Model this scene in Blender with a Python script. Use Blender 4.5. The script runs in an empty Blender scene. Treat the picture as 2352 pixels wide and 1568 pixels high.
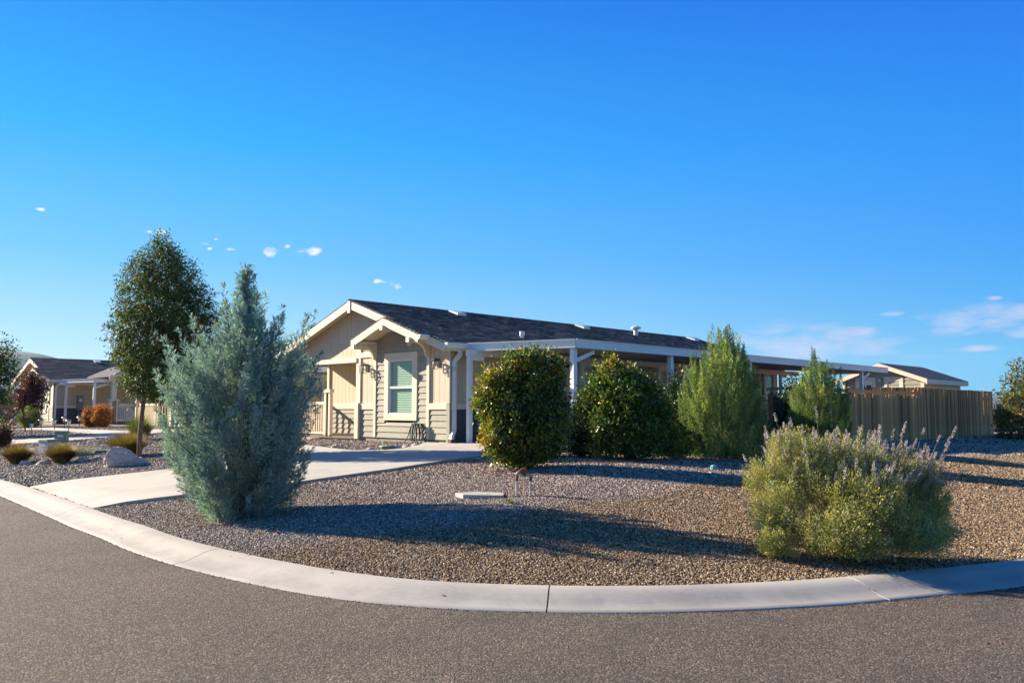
import bpy, math, random
import numpy as np
from math import sin, cos, pi, radians, atan2, sqrt
from mathutils import Vector, Matrix
random.seed(7)
rng = np.random.default_rng(7)
S = bpy.context.scene
COL = S.collection
# ------------------------------------------------------------------ camera, sky, sun, exposure
SUN_AZ = atan2(-.91, .41)          # from +Y towards +X
SUN_EL = radians(22.5)
cd = bpy.data.cameras.new('camera'); cam = bpy.data.objects.new('camera', cd); COL.objects.link(cam)
cd.sensor_width = 36.0; cd.lens = 36.0 * 1898 / 2352
cd.clip_start = .1; cd.clip_end = 12000
cam.location = (0, 0, 1.6); cam.rotation_euler = (radians(90 + 4.55), 0, 0)
S.camera = cam
S.view_settings.view_transform = 'Standard'; S.view_settings.look = 'None'
S.view_settings.exposure = 1.62; S.view_settings.gamma = 1.0; S.view_settings.use_curve_mapping = False
S.cycles.use_denoising = True
S.cycles.max_bounces = 6; S.cycles.transparent_max_bounces = 8
sd = bpy.data.lights.new('sun', 'SUN'); sun = bpy.data.objects.new('sun', sd); COL.objects.link(sun)
sd.energy = 5.0; sd.angle = radians(.55); sd.color = (1.0, .87, .68)
sv = Vector((sin(SUN_AZ) * cos(SUN_EL), cos(SUN_AZ) * cos(SUN_EL), sin(SUN_EL)))
sun.rotation_euler = sv.to_track_quat('Z', 'Y').to_euler(); sun.location = sv * 60


class NT:
    """tiny node-tree helper"""
    def __init__(s, tree): s.t = tree; s.n = tree.nodes; s.l = tree.links
    def node(s, kind, **kw):
        n = s.n.new(kind)
        for k, v in kw.items(): setattr(n, k, v)
        return n
    def put(s, sock, v):
        if isinstance(v, bpy.types.NodeSocket): s.l.new(v, sock)
        elif v is not None: sock.default_value = v
    def math(s, op, a, b=None, c=None, clamp=False):
        n = s.n.new('ShaderNodeMath'); n.operation = op; n.use_clamp = clamp
        s.put(n.inputs[0], a); s.put(n.inputs[1], b); s.put(n.inputs[2], c)
        return n.outputs[0]
    def mix(s, f, a, b, blend='MIX'):
        n = s.n.new('ShaderNodeMix'); n.data_type = 'RGBA'; n.blend_type = blend
        s.put(n.inputs[0], f); s.put(n.inputs[6], a); s.put(n.inputs[7], b)
        return n.outputs[2]
    def noise(s, vec, scale, detail=3, rough=.55, dist=0):
        n = s.n.new('ShaderNodeTexNoise'); s.put(n.inputs['Vector'], vec)
        n.inputs['Scale'].default_value = scale; n.inputs['Detail'].default_value = detail
        n.inputs['Roughness'].default_value = rough; n.inputs['Distortion'].default_value = dist
        return n.outputs[0]
    def ramp(s, f, stops, interp='LINEAR'):
        n = s.n.new('ShaderNodeValToRGB'); n.color_ramp.interpolation = interp
        e = n.color_ramp.elements
        while len(e) < len(stops): e.new(.5)
        for el, (p, c) in zip(e, stops):
            el.position = p; el.color = c if len(c) == 4 else (*c, 1)
        s.put(n.inputs[0], f); return n.outputs[0]
    def mapping(s, vec, scale=(1, 1, 1), loc=(0, 0, 0)):
        n = s.n.new('ShaderNodeMapping'); s.put(n.inputs[0], vec)
        n.inputs['Scale'].default_value = scale; n.inputs['Location'].default_value = loc
        return n.outputs[0]


W = bpy.data.worlds.new('World'); S.world = W; W.use_nodes = True
w = NT(W.node_tree); w.n.clear()
sky = w.node('ShaderNodeTexSky', sky_type='NISHITA', sun_disc=False, sun_elevation=SUN_EL, sun_rotation=SUN_AZ,
             altitude=1000, air_density=1.15, dust_density=.25, ozone_density=3.0)
hsv = w.node('ShaderNodeHueSaturation'); hsv.inputs['Saturation'].default_value = 1.32
w.l.new(sky.outputs[0], hsv.inputs['Color'])
tc = w.node('ShaderNodeTexCoord'); sx = w.node('ShaderNodeSeparateXYZ'); w.l.new(tc.outputs['Generated'], sx.inputs[0])
az = w.math('ARCTAN2', sx.outputs[0], sx.outputs[1]); el = w.math('ARCSINE', sx.outputs[2])
# clear desert sky: deep saturated blue overhead, pale cyan towards the sun, mixed over the physical sky
def lin(r, g, b): return tuple(((c / 255) / 12.92 if c < 11 else ((c / 255 + .055) / 1.055) ** 2.4) for c in (r, g, b))
grad = w.ramp(el, [(0.0, lin(168, 216, 242)), (.07, lin(136, 202, 248)), (.17, lin(84, 180, 254)), (.30, lin(24, 162, 255)), (.46, lin(0, 128, 242)), (.75, lin(2, 98, 195)), (1.0, lin(4, 75, 150))])
cs = w.math('ADD', w.math('MULTIPLY', sx.outputs[0], sin(SUN_AZ)), w.math('MULTIPLY', sx.outputs[1], cos(SUN_AZ)))
cs = w.math('ABSOLUTE', w.math('ADD', cs, .15))          # palest towards and opposite the sun, deepest at right angles to it
cv = w.node('ShaderNodeCombineXYZ')
for i_, (b_, k_) in enumerate(((.14, 1.62), (.72, .55), (.94, .11))): w.l.new(w.math('ADD', w.math('MULTIPLY', cs, k_), b_), cv.inputs[i_])
gm = w.mix(1.0, grad, cv.outputs[0], 'MULTIPLY')
gs_ = w.mix(1.0, gm, (3.2, 3.2, 3.2, 1), 'MULTIPLY')
skyc = w.mix(.96, hsv.outputs[0], gs_)
cn = w.noise(w.mapping(tc.outputs['Generated'], (1, 1, 2)), 75, 6, .62)
cn2 = w.noise(w.mapping(tc.outputs['Generated'], (1, 1, 3.6)), 14, 8, .64, .25)
def ell(a, e, ra, re, gain=1.0):          # soft elliptical cloud cell at azimuth a, elevation e (radians)
    dx = w.math('DIVIDE', w.math('SUBTRACT', az, a), ra); dy = w.math('DIVIDE', w.math('SUBTRACT', el, e), re)
    r2 = w.math('ADD', w.math('MULTIPLY', dx, dx), w.math('MULTIPLY', dy, dy))
    return w.math('MULTIPLY', w.math('POWER', 2.718, w.math('MULTIPLY', r2, -1.0)), gain)
puffs = [(-.5238, .2068, .0058, .0022), (-.4074, .1941, .0075, .0035), (-.4178, .1937, .0040, .002), (-.3626, .1849, .0062, .0019), (-.3549, .1795, .0034, .0023),
         (-.3341, .1803, .0076, .0026), (-.2886, .1789, .0135, .006), (-.2676, .1870, .0052, .0024), (-.2420, .1827, .0170, .008), (-.1613, .1495, .0085, .0032),
         (-.1394, .1453, .0102, .0041), (-.3487, .1907, .0033, .0016)]
acc = None
for p in puffs:
    e_ = ell(*p); acc = e_ if acc is None else w.math('MAXIMUM', acc, e_)
pm = w.math('MULTIPLY', w.math('SUBTRACT', w.math('ADD', acc, w.math('MULTIPLY', w.math('SUBTRACT', cn, .5), 3.0)), .50), 1.25, clamp=True)
pm = w.math('MULTIPLY', pm, w.math('MULTIPLY', acc, 2.2, clamp=True))
bands = [(.345, .072, .11, .022), (.389, .084, .07, .011), (.50, .088, .062, .015), (.545, .098, .05, .010), (.555, .074, .025, .012), (.434, .1027, .018, .0035), (.533, .114, .008, .0025), (.41, .063, .04, .012), (.52, .062, .03, .004), (.75, .088, .14, .02), (.27, .080, .045, .008)]
acb = None
for p in bands:
    e_ = ell(*p); acb = e_ if acb is None else w.math('MAXIMUM', acb, e_)
bm = w.math('MULTIPLY', w.math('SUBTRACT', w.math('ADD', acb, w.math('MULTIPLY', w.math('SUBTRACT', cn2, .5), 3.3)), .40), 1.2, clamp=True)
bm = w.math('MULTIPLY', w.math('MULTIPLY', bm, w.math('MULTIPLY', acb, 1.6, clamp=True)), .72)
c1 = w.mix(bm, skyc, (2.15, 2.15, 2.9, 1)); c2 = w.mix(pm, c1, (3.3, 3.25, 3.3, 1))
bg = w.node('ShaderNodeBackground'); w.l.new(c2, bg.inputs[0]); bg.inputs[1].default_value = .10
wo = w.node('ShaderNodeOutputWorld'); w.l.new(bg.outputs[0], wo.inputs[0])

# ------------------------------------------------------------------ materials
def mat(name): 
    m = bpy.data.materials.new(name); m.use_nodes = True
    t = NT(m.node_tree); b = t.n['Principled BSDF']
    return m, t, b
def rgb(c): return (*c, 1)
def bump(t, b, h, strength=.4, dist=.01):
    n = t.node('ShaderNodeBump'); n.inputs['Strength'].default_value = strength; n.inputs['Distance'].default_value = dist
    t.put(n.inputs['Height'], h); t.l.new(n.outputs[0], b.inputs['Normal'])
def painted(name, c, rough=.6, var=.10, grain=(1, 1, 1), gs=14, bs=.25, objvar=0.0, spec=.4):
    m, t, b = mat(name)
    tcn = t.node('ShaderNodeTexCoord').outputs['Object']
    n1 = t.noise(t.mapping(tcn, grain), gs, 5, .6); n2 = t.noise(tcn, 1.3, 3)
    f = t.math('ADD', t.math('MULTIPLY', n1, .6), t.math('MULTIPLY', n2, .4))
    col = t.ramp(f, [(.3, tuple(x * (1 - var * 1.3) for x in c)), (.7, tuple(min(1, x * (1 + var)) for x in c))])
    if objvar:
        oi = t.node('ShaderNodeObjectInfo').outputs['Random']
        col = t.mix(1.0, col, t.ramp(oi, [(0, (1 - objvar,) * 3), (.5, (1, 1, 1)), (1, (1 + objvar * .6, 1 + objvar * .45, 1 + objvar * .3))]), 'MULTIPLY')
    t.l.new(col, b.inputs['Base Color']); b.inputs['Roughness'].default_value = rough
    b.inputs['Specular IOR Level'].default_value = spec
    if bs: bump(t, b, n1, bs, .006)
    return m
M = {}
M['panel'] = painted('panel_beige_paint', (.56, .465, .335), .75, .07, (6, 6, .6), 8, .25, .05)
M['panel_inner'] = M['panel']
M['lap'] = painted('lap_grey_paint', (.33, .31, .24), .75, .16, (1, 1, 6), 10, .9, .08)
M['dark_panel'] = painted('charcoal_panel_paint', (.075, .07, .072), .75, .08, (6, 6, .6), 8, .2)
M['trim'] = painted('cream_trim_paint', (.67, .575, .42), .6, .07, (2, 2, 2), 9, .3)
M['white'] = painted('white_enamel', (.70, .69, .65), .35, .04, (1, 1, 1), 3, .04)
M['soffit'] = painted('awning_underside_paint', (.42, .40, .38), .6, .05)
M['found'] = painted('foundation_paint', (.24, .225, .17), .85, .15, (1, 1, 1), 6, .4)
M['deck'] = painted('brown_deck_board', (.16, .10, .065), .7, .2)
M['black'] = painted('black_metal', (.02, .02, .02), .4, .1)
M['gutter'] = M['white']
M['vent'] = painted('galvanised_vent', (.55, .56, .56), .4, .1)
M['meter'] = painted('meter_grey', (.22, .22, .21), .5, .08)
M['greybox'] = painted('utility_box_green', (.17, .26, .20), .6, .12)
M['greyboxp'] = painted('utility_box_side', (.50, .47, .42), .7, .1)
M['pvc'] = painted('white_pvc', (.42, .41, .38), .5, .12)
M['rust'] = painted('rust_brown_cover', (.22, .085, .045), .8, .25, (1, 1, 1), 20, .5)
M['timber'] = painted('landscape_timber', (.17, .085, .045), .85, .3, (8, 8, 1), 6, .6)
M['hose'] = painted('green_rubber_hose', (.02, .035, .035), .45, .2)
M['hose2'] = painted('grey_rubber_hose', (.25, .25, .24), .5, .2)
M['bark'] = painted('bark', (.16, .11, .075), .9, .35, (4, 4, 1), 18, .8)
M['twig'] = painted('twig_bark', (.13, .10, .06), .9, .3)
M['stake'] = painted('red_brown_stake', (.12, .035, .02), .8, .2)
M['bluewall'] = painted('blue_wall_paint', (.12, .17, .30), .8, .05)
M['cap'] = painted('turquoise_cap', (.10, .26, .26), .5, .1)
M['lightcap'] = painted('path_light_metal', (.10, .085, .06), .4, .1)
M['lens'] = painted('path_light_lens', (.65, .60, .48), .3, .05)

def fence_mat():
    m, t, b = mat('weathered_fence_wood')
    tcn = t.node('ShaderNodeTexCoord').outputs['Object']; oi = t.node('ShaderNodeObjectInfo').outputs['Random']
    n = t.noise(t.mapping(tcn, (9, 9, .5)), 5, 6, .7, .4)
    base = t.ramp(n, [(.28, (.18, .085, .025)), (.5, (.42, .215, .085)), (.72, (.70, .415, .18))])
    tint = t.ramp(oi, [(0, (.45, .36, .32)), (.3, (.82, .72, .62)), (.7, (1.2, 1.12, .95)), (1, (1.75, 1.6, 1.3))])
    t.l.new(t.mix(1.0, base, tint, 'MULTIPLY'), b.inputs['Base Color']); b.inputs['Roughness'].default_value = .85
    bump(t, b, n, .6, .006); return m
M['fence'] = fence_mat()
def shingle_mat():
    m, t, b = mat('dark_asphalt_shingle')
    g = t.node('ShaderNodeNewGeometry'); tcn = t.node('ShaderNodeTexCoord').outputs['Object']
    n = t.noise(tcn, 90, 4, .7); r = g.outputs['Random Per Island']
    c = t.ramp(r, [(0, (.030, .031, .037)), (.5, (.090, .090, .098)), (1, (.21, .205, .21))])
    t.l.new(t.mix(.5, c, t.ramp(n, [(.3, (.03, .03, .036)), (.75, (.14, .14, .15))])), b.inputs['Base Color'])
    b.inputs['Roughness'].default_value = .95; b.inputs['Specular IOR Level'].default_value = .2; bump(t, b, n, .5, .004); return m
M['shingle'] = shingle_mat()
def glass_mat(name, tint, alpha=.35):
    m, t, b = mat(name); t.n.remove(b)
    gl = t.node('ShaderNodeBsdfGlossy'); gl.inputs['Roughness'].default_value = .03; gl.inputs['Color'].default_value = (.8, .95, .9, 1)
    tr = t.node('ShaderNodeBsdfTransparent'); tr.inputs['Color'].default_value = rgb(tint)
    fr = t.node('ShaderNodeLayerWeight'); fr.inputs[0].default_value = .5
    f = t.math('ADD', t.math('MULTIPLY', t.math('POWER', fr.outputs[1], 4.0), .8), .06, clamp=True)
    mx = t.node('ShaderNodeMixShader'); t.put(mx.inputs[0], f); t.l.new(tr.outputs[0], mx.inputs[1]); t.l.new(gl.outputs[0], mx.inputs[2])
    t.l.new(mx.outputs[0], t.n['Material Output'].inputs[0]); return m
M['glass'] = glass_mat('green_tinted_glass', (.76, .88, .82))
M['blind'] = painted('white_blind', (.50, .56, .46), .6, .03)
M['darkroom'] = painted('dark_interior', (.015, .018, .02), .5, .1)

def asphalt_mat():
    m, t, b = mat('asphalt')
    g = t.node('ShaderNodeTexCoord').outputs['Object']
    v = t.node('ShaderNodeTexVoronoi'); v.inputs['Scale'].default_value = 78; t.l.new(g, v.inputs['Vector'])
    vd = t.node('ShaderNodeTexVoronoi'); vd.inputs['Scale'].default_value = 110; t.l.new(g, vd.inputs['Vector'])
    big = t.noise(g, .8, 5, .6, .5); mid = t.noise(g, 6, 4, .65); fine = t.noise(g, 190, 3, .7)
    sep = t.node('ShaderNodeSeparateColor'); t.l.new(v.outputs['Color'], sep.inputs[0])
    stone = t.ramp(sep.outputs[0], [(0, (.030, .024, .020)), (.45, (.078, .062, .050)), (.8, (.135, .107, .086)), (1, (.30, .25, .205))])
    base = t.mix(.35, stone, t.ramp(fine, [(.3, (.035, .028, .024)), (.7, (.15, .12, .10))]))
    f = t.math('ADD', t.math('MULTIPLY', big, .6), t.math('MULTIPLY', mid, .4))
    base = t.mix(1.0, base, t.ramp(f, [(.35, (.80, .79, .78)), (.62, (1.30, 1.26, 1.20))]), 'MULTIPLY')
    cl = t.noise(g, 22, 5, .7, .4); base = t.mix(1.0, base, t.ramp(cl, [(.36, (.58, .56, .55)), (.52, (.95, .93, .90)), (.68, (1.18, 1.12, 1.04))]), 'MULTIPLY')
    # sandy dust drifted at the kerb side / darker oily stains
    st = t.noise(t.mapping(g, (1, 1.6, 1), (5.2, 3.1, 0)), 1.7, 5, .65, .8)
    base = t.mix(t.math('MULTIPLY', t.math('SUBTRACT', st, .60), 3.5, clamp=True), base, (.052, .043, .037, 1))
    t.l.new(base, b.inputs['Base Color']); b.inputs['Roughness'].default_value = .9
    h = t.math('ADD', t.math('MULTIPLY', t.math('SUBTRACT', 1.0, v.outputs[0]), .8), t.math('MULTIPLY', fine, .6))
    bump(t, b, h, 1.0, .016); return m
M['asphalt'] = asphalt_mat()
def concrete_mat(name, c, streak=False):
    m, t, b = mat(name)
    g = t.node('ShaderNodeTexCoord').outputs['Object']
    a = t.noise(g, 1.1, 5, .6, .6); f = t.noise(g, 60, 4, .7); s = t.noise(t.mapping(g, (3, 14, 3)), 4, 4, .6)
    x = t.math('ADD', t.math('ADD', t.math('MULTIPLY', a, .55), t.math('MULTIPLY', f, .15)), t.math('MULTIPLY', s, .3))
    t.l.new(t.ramp(x, [(.32, tuple(k * .72 for k in c)), (.5, c), (.68, tuple(min(1, k * 1.14) for k in c))]), b.inputs['Base Color'])
    if streak:      # grime left by gutter water low on the rolled face, and scattered tyre scuffs
        gp = t.node('ShaderNodeNewGeometry').outputs['Position']; sz = t.node('ShaderNodeSeparateXYZ'); t.l.new(gp, sz.inputs[0])
        w1 = t.math('MULTIPLY', t.math('ABSOLUTE', t.math('SUBTRACT', sz.outputs[2], .035)), 26); band = t.math('SUBTRACT', 1.0, w1, clamp=True)
        nn = t.math('MULTIPLY', t.math('SUBTRACT', t.noise(g, 1.6, 5, .7, 1.2), .40), 4, clamp=True)
        col = t.mix(t.math('MULTIPLY', t.math('MULTIPLY', band, nn), .55), b.inputs['Base Color'].links[0].from_socket, (.20, .195, .20, 1))
        sp_ = t.math('MULTIPLY', t.math('SUBTRACT', t.noise(g, 11, 3, .6, .5), .66), 7, clamp=True)
        t.l.new(t.mix(t.math('MULTIPLY', sp_, .45), col, (.16, .14, .12, 1)), b.inputs['Base Color'])
    b.inputs['Roughness'].default_value = .85; bump(t, b, t.math('ADD', f, t.math('MULTIPLY', s, .6)), .25, .003); return m
M['kerb'] = concrete_mat('kerb_concrete', (.36, .335, .30), True)
M['concrete'] = concrete_mat('drive_concrete', (.39, .362, .318))
M['joint'] = painted('dark_joint', (.08, .065, .05), .95, .2)
def dirt_mat():
    m, t, b = mat('gravel_ground')
    g = t.node('ShaderNodeTexCoord').outputs['Object']
    v = t.node('ShaderNodeTexVoronoi'); v.inputs['Scale'].default_value = 26; t.l.new(g, v.inputs['Vector'])
    sep = t.node('ShaderNodeSeparateColor'); t.l.new(v.outputs['Color'], sep.inputs[0])
    n = t.noise(g, .35, 4)
    c = t.ramp(sep.outputs[0], [(0, (.05, .036, .028)), (.5, (.12, .09, .072)), (1, (.26, .21, .18))])
    c = t.mix(1.0, c, t.ramp(n, [(.35, (.8, .76, .7)), (.65, (1.1, 1.08, 1.05))]), 'MULTIPLY')
    sy = t.node('ShaderNodeSeparateXYZ'); t.l.new(g, sy.inputs[0])
    far = t.math('MULTIPLY', t.math('SUBTRACT', sy.outputs[1], 55), .02, clamp=True)
    c = t.mix(far, c, t.ramp(t.noise(g, .05, 5), [(.35, (.10, .085, .05)), (.65, (.24, .20, .13))]))
    t.l.new(c, b.inputs['Base Color']); b.inputs['Roughness'].default_value = .95
    bump(t, b, t.math('SUBTRACT', 1.0, v.outputs[0]), .8, .03); return m
M['ground'] = dirt_mat()
def pebble_mat(name, stops):
    m, t, b = mat(name)
    oi = t.node('ShaderNodeObjectInfo').outputs['Random']
    t.l.new(t.ramp(oi, stops), b.inputs['Base Color']); b.inputs['Roughness'].default_value = .8
    b.inputs['Specular IOR Level'].default_value = .35; return m
M['peb_grey'] = pebble_mat('pinkish_grey_gravel', [(0, (.05, .035, .026)), (.22, (.12, .09, .072)), (.45, (.24, .19, .155)), (.7, (.39, .315, .255)), (.88, (.29, .175, .12)), (1, (.66, .59, .50))])
M['peb_brown'] = pebble_mat('golden_brown_gravel', [(0, (.04, .022, .012)), (.28, (.13, .078, .037)), (.55, (.255, .175, .095)), (.8, (.38, .275, .155)), (.9, (.23, .115, .055)), (1, (.58, .50, .37))])
def rock_mat():
    m, t, b = mat('pink_grey_boulder')
    g = t.node('ShaderNodeTexCoord').outputs['Object']
    n = t.noise(g, 5, 6, .7, .6); n2 = t.noise(g, 30, 4, .7)
    c = t.ramp(n, [(.3, (.28, .20, .17)), (.45, (.50, .40, .35)), (.6, (.66, .58, .51)), (.75, (.40, .36, .35))])
    t.l.new(c, b.inputs['Base Color']); b.inputs['Roughness'].default_value = .9
    bump(t, b, t.math('ADD', n, t.math('MULTIPLY', n2, .5)), .8, .03); return m
M['rock'] = rock_mat()
def leaf_mat(name, rough=.45, spec=.5, trans=.25, tcol=(1.25, 1.25, .55)):
    m, t, b = mat(name)
    at = t.node('ShaderNodeAttribute', attribute_name='tint')
    t.l.new(at.outputs['Color'], b.inputs['Base Color'])
    b.inputs['Roughness'].default_value = rough; b.inputs['Specular IOR Level'].default_value = spec
    tr = t.node('ShaderNodeBsdfTranslucent'); t.l.new(t.mix(1.0, at.outputs['Color'], rgb(tcol), 'MULTIPLY'), tr.inputs[0])
    mx = t.node('ShaderNodeMixShader'); mx.inputs[0].default_value = trans
    t.l.new(b.outputs[0], mx.inputs[1]); t.l.new(tr.outputs[0], mx.inputs[2]); t.l.new(mx.outputs[0], t.n['Material Output'].inputs[0])
    return m
M['needle'] = leaf_mat('blue_grey_needles', .6, .35, .22, (1.1, 1.15, .75))
M['glossleaf'] = leaf_mat('glossy_leaves', .38, .5, .28)
M['leaf'] = leaf_mat('tree_leaves', .58, .3, .28)
M['soft'] = leaf_mat('soft_foliage', .6, .3, .25)
M['grass'] = leaf_mat('grass_blades', .55, .3, .3)

# ------------------------------------------------------------------ mesh helpers
def mesh_np(name, V, Q=None, Tn=None, col=None):
    me = bpy.data.meshes.new(name); V = np.asarray(V, np.float32)
    nq = 0 if Q is None else len(Q); nt = 0 if Tn is None else len(Tn)
    me.vertices.add(len(V)); me.vertices.foreach_set('co', V.ravel())
    li = []; st = []; tot = []
    if nq: li.append(np.asarray(Q).ravel()); st.append(np.arange(nq) * 4); tot.append(np.full(nq, 4))
    if nt: li.append(np.asarray(Tn).ravel()); st.append(nq * 4 + np.arange(nt) * 3); tot.append(np.full(nt, 3))
    li = np.concatenate(li).astype(np.int32); me.loops.add(len(li)); me.loops.foreach_set('vertex_index', li)
    me.polygons.add(nq + nt); me.polygons.foreach_set('loop_start', np.concatenate(st).astype(np.int32))
    me.polygons.foreach_set('loop_total', np.concatenate(tot).astype(np.int32))
    me.update(calc_edges=True)
    if col is not None:
        a = me.color_attributes.new('tint', 'FLOAT_COLOR', 'POINT')
        c = np.ones((len(V), 4), np.float32); c[:, :3] = col; a.data.foreach_set('color', c.ravel())
    return me
class MB:
    def __init__(s): s.v = []; s.f = []
    def add(s, vs, fs):
        o = len(s.v); s.v += [tuple(v) for v in vs]; s.f += [tuple(i + o for i in f) for f in fs]; return s
    def hexa(s, b, t): return s.add(list(b) + list(t), [(3, 2, 1, 0), (4, 5, 6, 7), (0, 1, 5, 4), (1, 2, 6, 5), (2, 3, 7, 6), (3, 0, 4, 7)])
    def box(s, x0, x1, y0, y1, z0, z1):
        return s.hexa([(x0, y0, z0), (x1, y0, z0), (x1, y1, z0), (x0, y1, z0)], [(x0, y0, z1), (x1, y0, z1), (x1, y1, z1), (x0, y1, z1)])
    def prism(s, pts, h):            # pts: closed loop of 3d points, h: extrusion vector
        n = len(pts); a = [Vector(p) for p in pts]; b = [p + Vector(h) for p in a]
        return s.add(a + b, [tuple(range(n - 1, -1, -1)), tuple(range(n, 2 * n))] + [(i, (i + 1) % n, n + (i + 1) % n, n + i) for i in range(n)])
    def bar(s, p, q, wd, hh=None, up=(0, 0, 1)):
        hh = hh or wd; p = Vector(p); q = Vector(q); d = (q - p).normalized(); r = d.cross(Vector(up))
        if r.length < 1e-4: r = Vector((1, 0, 0))
        r.normalize(); u = r.cross(d); c = []
        for e in (p, q): c.append([e + r * (wd / 2 * a) + u * (hh / 2 * b_) for a, b_ in ((-1, -1), (1, -1), (1, 1), (-1, 1))])
        return s.hexa(c[0], c[1])
    def tube(s, pts, rad, seg=8, cap=True):
        pts = [Vector(p) for p in pts]; n = len(pts)
        if not hasattr(rad, '__len__'): rad = [rad] * n
        o = len(s.v); prev = None
        for i, p in enumerate(pts):
            d = (pts[min(i + 1, n - 1)] - pts[max(i - 1, 0)]).normalized()
            r = (Vector((1, 0, 0)) if abs(d.x) < .9 else Vector((0, 1, 0))) if prev is None else prev
            r = (r - d * r.dot(d)).normalized(); prev = r; u = d.cross(r)
            for k in range(seg): 
                a = 2 * pi * k / seg; s.v.append(tuple(p + r * (cos(a) * rad[i]) + u * (sin(a) * rad[i])))
        for i in range(n - 1):
            for k in range(seg):
                a = o + i * seg + k; b = o + i * seg + (k + 1) % seg; s.f.append((a, b, b + seg, a + seg))
        if cap: s.f.append(tuple(o + k for k in range(seg - 1, -1, -1))); s.f.append(tuple(o + (n - 1) * seg + k for k in range(seg)))
        return s
    def mesh(s, name):
        me = bpy.data.meshes.new(name); me.from_pydata(s.v, [], s.f); me.update(); return me
    def obj(s, name, m, parent=None, smooth=False, bev=0):
        me = s.mesh(name); o = bpy.data.objects.new(name, me); COL.objects.link(o); me.materials.append(m)
        if smooth: me.polygons.foreach_set('use_smooth', [True] * len(me.polygons))
        if bev:
            md = o.modifiers.new('bevel', 'BEVEL'); md.width = bev; md.segments = 2; md.limit_method = 'ANGLE'
        if parent: o.parent = parent
        return o
def link(name, me, m, parent=None, kind=None):
    o = bpy.data.objects.new(name, me); COL.objects.link(o); me.materials.clear(); me.materials.append(m)
    if parent: o.parent = parent
    if kind: o['kind'] = kind
    return o
def inst(o, loc=None, rot=None, scale=None, parent=None):
    c = o.copy(); COL.objects.link(c); c.parent = parent if parent else o.parent
    if loc is not None: c.location = loc
    if rot is not None: c.rotation_euler = rot
    if scale is not None: c.scale = scale
    return c
def tag(o, label, cat, group=None, kind=None):
    o['label'] = label
    if cat: o['category'] = cat
    if group: o['group'] = group
    if kind: o['kind'] = kind
    return o
def thing(name, label, cat, loc=(0, 0, 0), rz=0, group=None):
    o = bpy.data.objects.new(name, None); COL.objects.link(o); o.empty_display_size = .2
    o.location = loc; o.rotation_euler = (0, 0, rz); return tag(o, label, cat, group)
def struct(o, label=None):
    o['kind'] = 'structure'
    if label: o['label'] = label
    return o

# ------------------------------------------------------------------ terrain
KI = np.array([(-14.5, 21.6), (-12.6, 19.5), (-10.7, 17.46), (-9.13, 15.78), (-7.75, 14.2), (-6.39, 12.62), (-5.5, 11.58), (-4.69, 10.69), (-3.9, 9.77),
               (-3.09, 8.96), (-2.16, 8.17), (-1.25, 7.56), (-.5, 7.27), (.32, 7.14), (1.0, 7.12), (1.7, 7.19), (2.45, 7.34), (2.96, 7.5), (3.77, 7.8),
               (4.5, 8.1), (5.2, 8.43), (6.4, 9.1), (8.2, 10.3), (12, 13.3), (18, 18.6), (30, 30), (60, 58)], float)
def catmull(P, sub=6):
    P = np.asarray(P, float); out = []
    Q = np.vstack([2 * P[0] - P[1], P, 2 * P[-1] - P[-2]])
    for i in range(1, len(Q) - 2):
        for k in range(sub):
            t = k / sub
            out.append(.5 * ((2 * Q[i]) + (-Q[i - 1] + Q[i + 1]) * t + (2 * Q[i - 1] - 5 * Q[i] + 4 * Q[i + 1] - Q[i + 2]) * t * t + (-Q[i - 1] + 3 * Q[i] - 3 * Q[i + 1] + Q[i + 2]) * t ** 3))
    out.append(P[-1]); return np.array(out)
KD = KI.copy(); KD[0] = KI[1] + (KI[0] - KI[1]) * 40
def sdist(X, Y):
    P = np.stack([np.asarray(X, float), np.asarray(Y, float)], -1); best = np.full(P.shape[:-1], 1e9); sg = np.ones(P.shape[:-1])
    for a, b in zip(KD[:-1], KD[1:]):
        ab = b - a; t = np.clip(((P - a) @ ab) / (ab @ ab), 0, 1); q = P - (a + t[..., None] * ab)
        d = np.hypot(q[..., 0], q[..., 1]); c = ab[0] * q[..., 1] - ab[1] * q[..., 0]
        m = d < best - 1e-9; best = np.where(m, d, best); sg = np.where(m, np.sign(c), sg)
    return best * sg
def tz(X, Y):
    X = np.asarray(X, float); Y = np.asarray(Y, float); d = sdist(X, Y)
    k = np.clip((X - 6) / 10, 0, 1); pl = .60 - .2 * k * k * (3 - 2 * k)
    z = .1 + pl * np.sin(np.clip(d / 10, 0, 1) * pi / 2)
    far = np.clip((Y - 62) / 150, 0, 1); z = z - far * far * 9
    fx = np.clip((np.abs(X) - 70) / 150, 0, 1); z = z - fx * fx * 6
    return np.where(d < 0, -.25, z)
TH = radians(44.0)
Lv = np.array([sin(TH), cos(TH)]); Fv = np.array([-cos(TH), sin(TH)]); C1 = np.array([-1.51, 20.3])
def huv(v, u): p = C1 + Lv * v + Fv * u; return (float(p[0]), float(p[1]))

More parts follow.
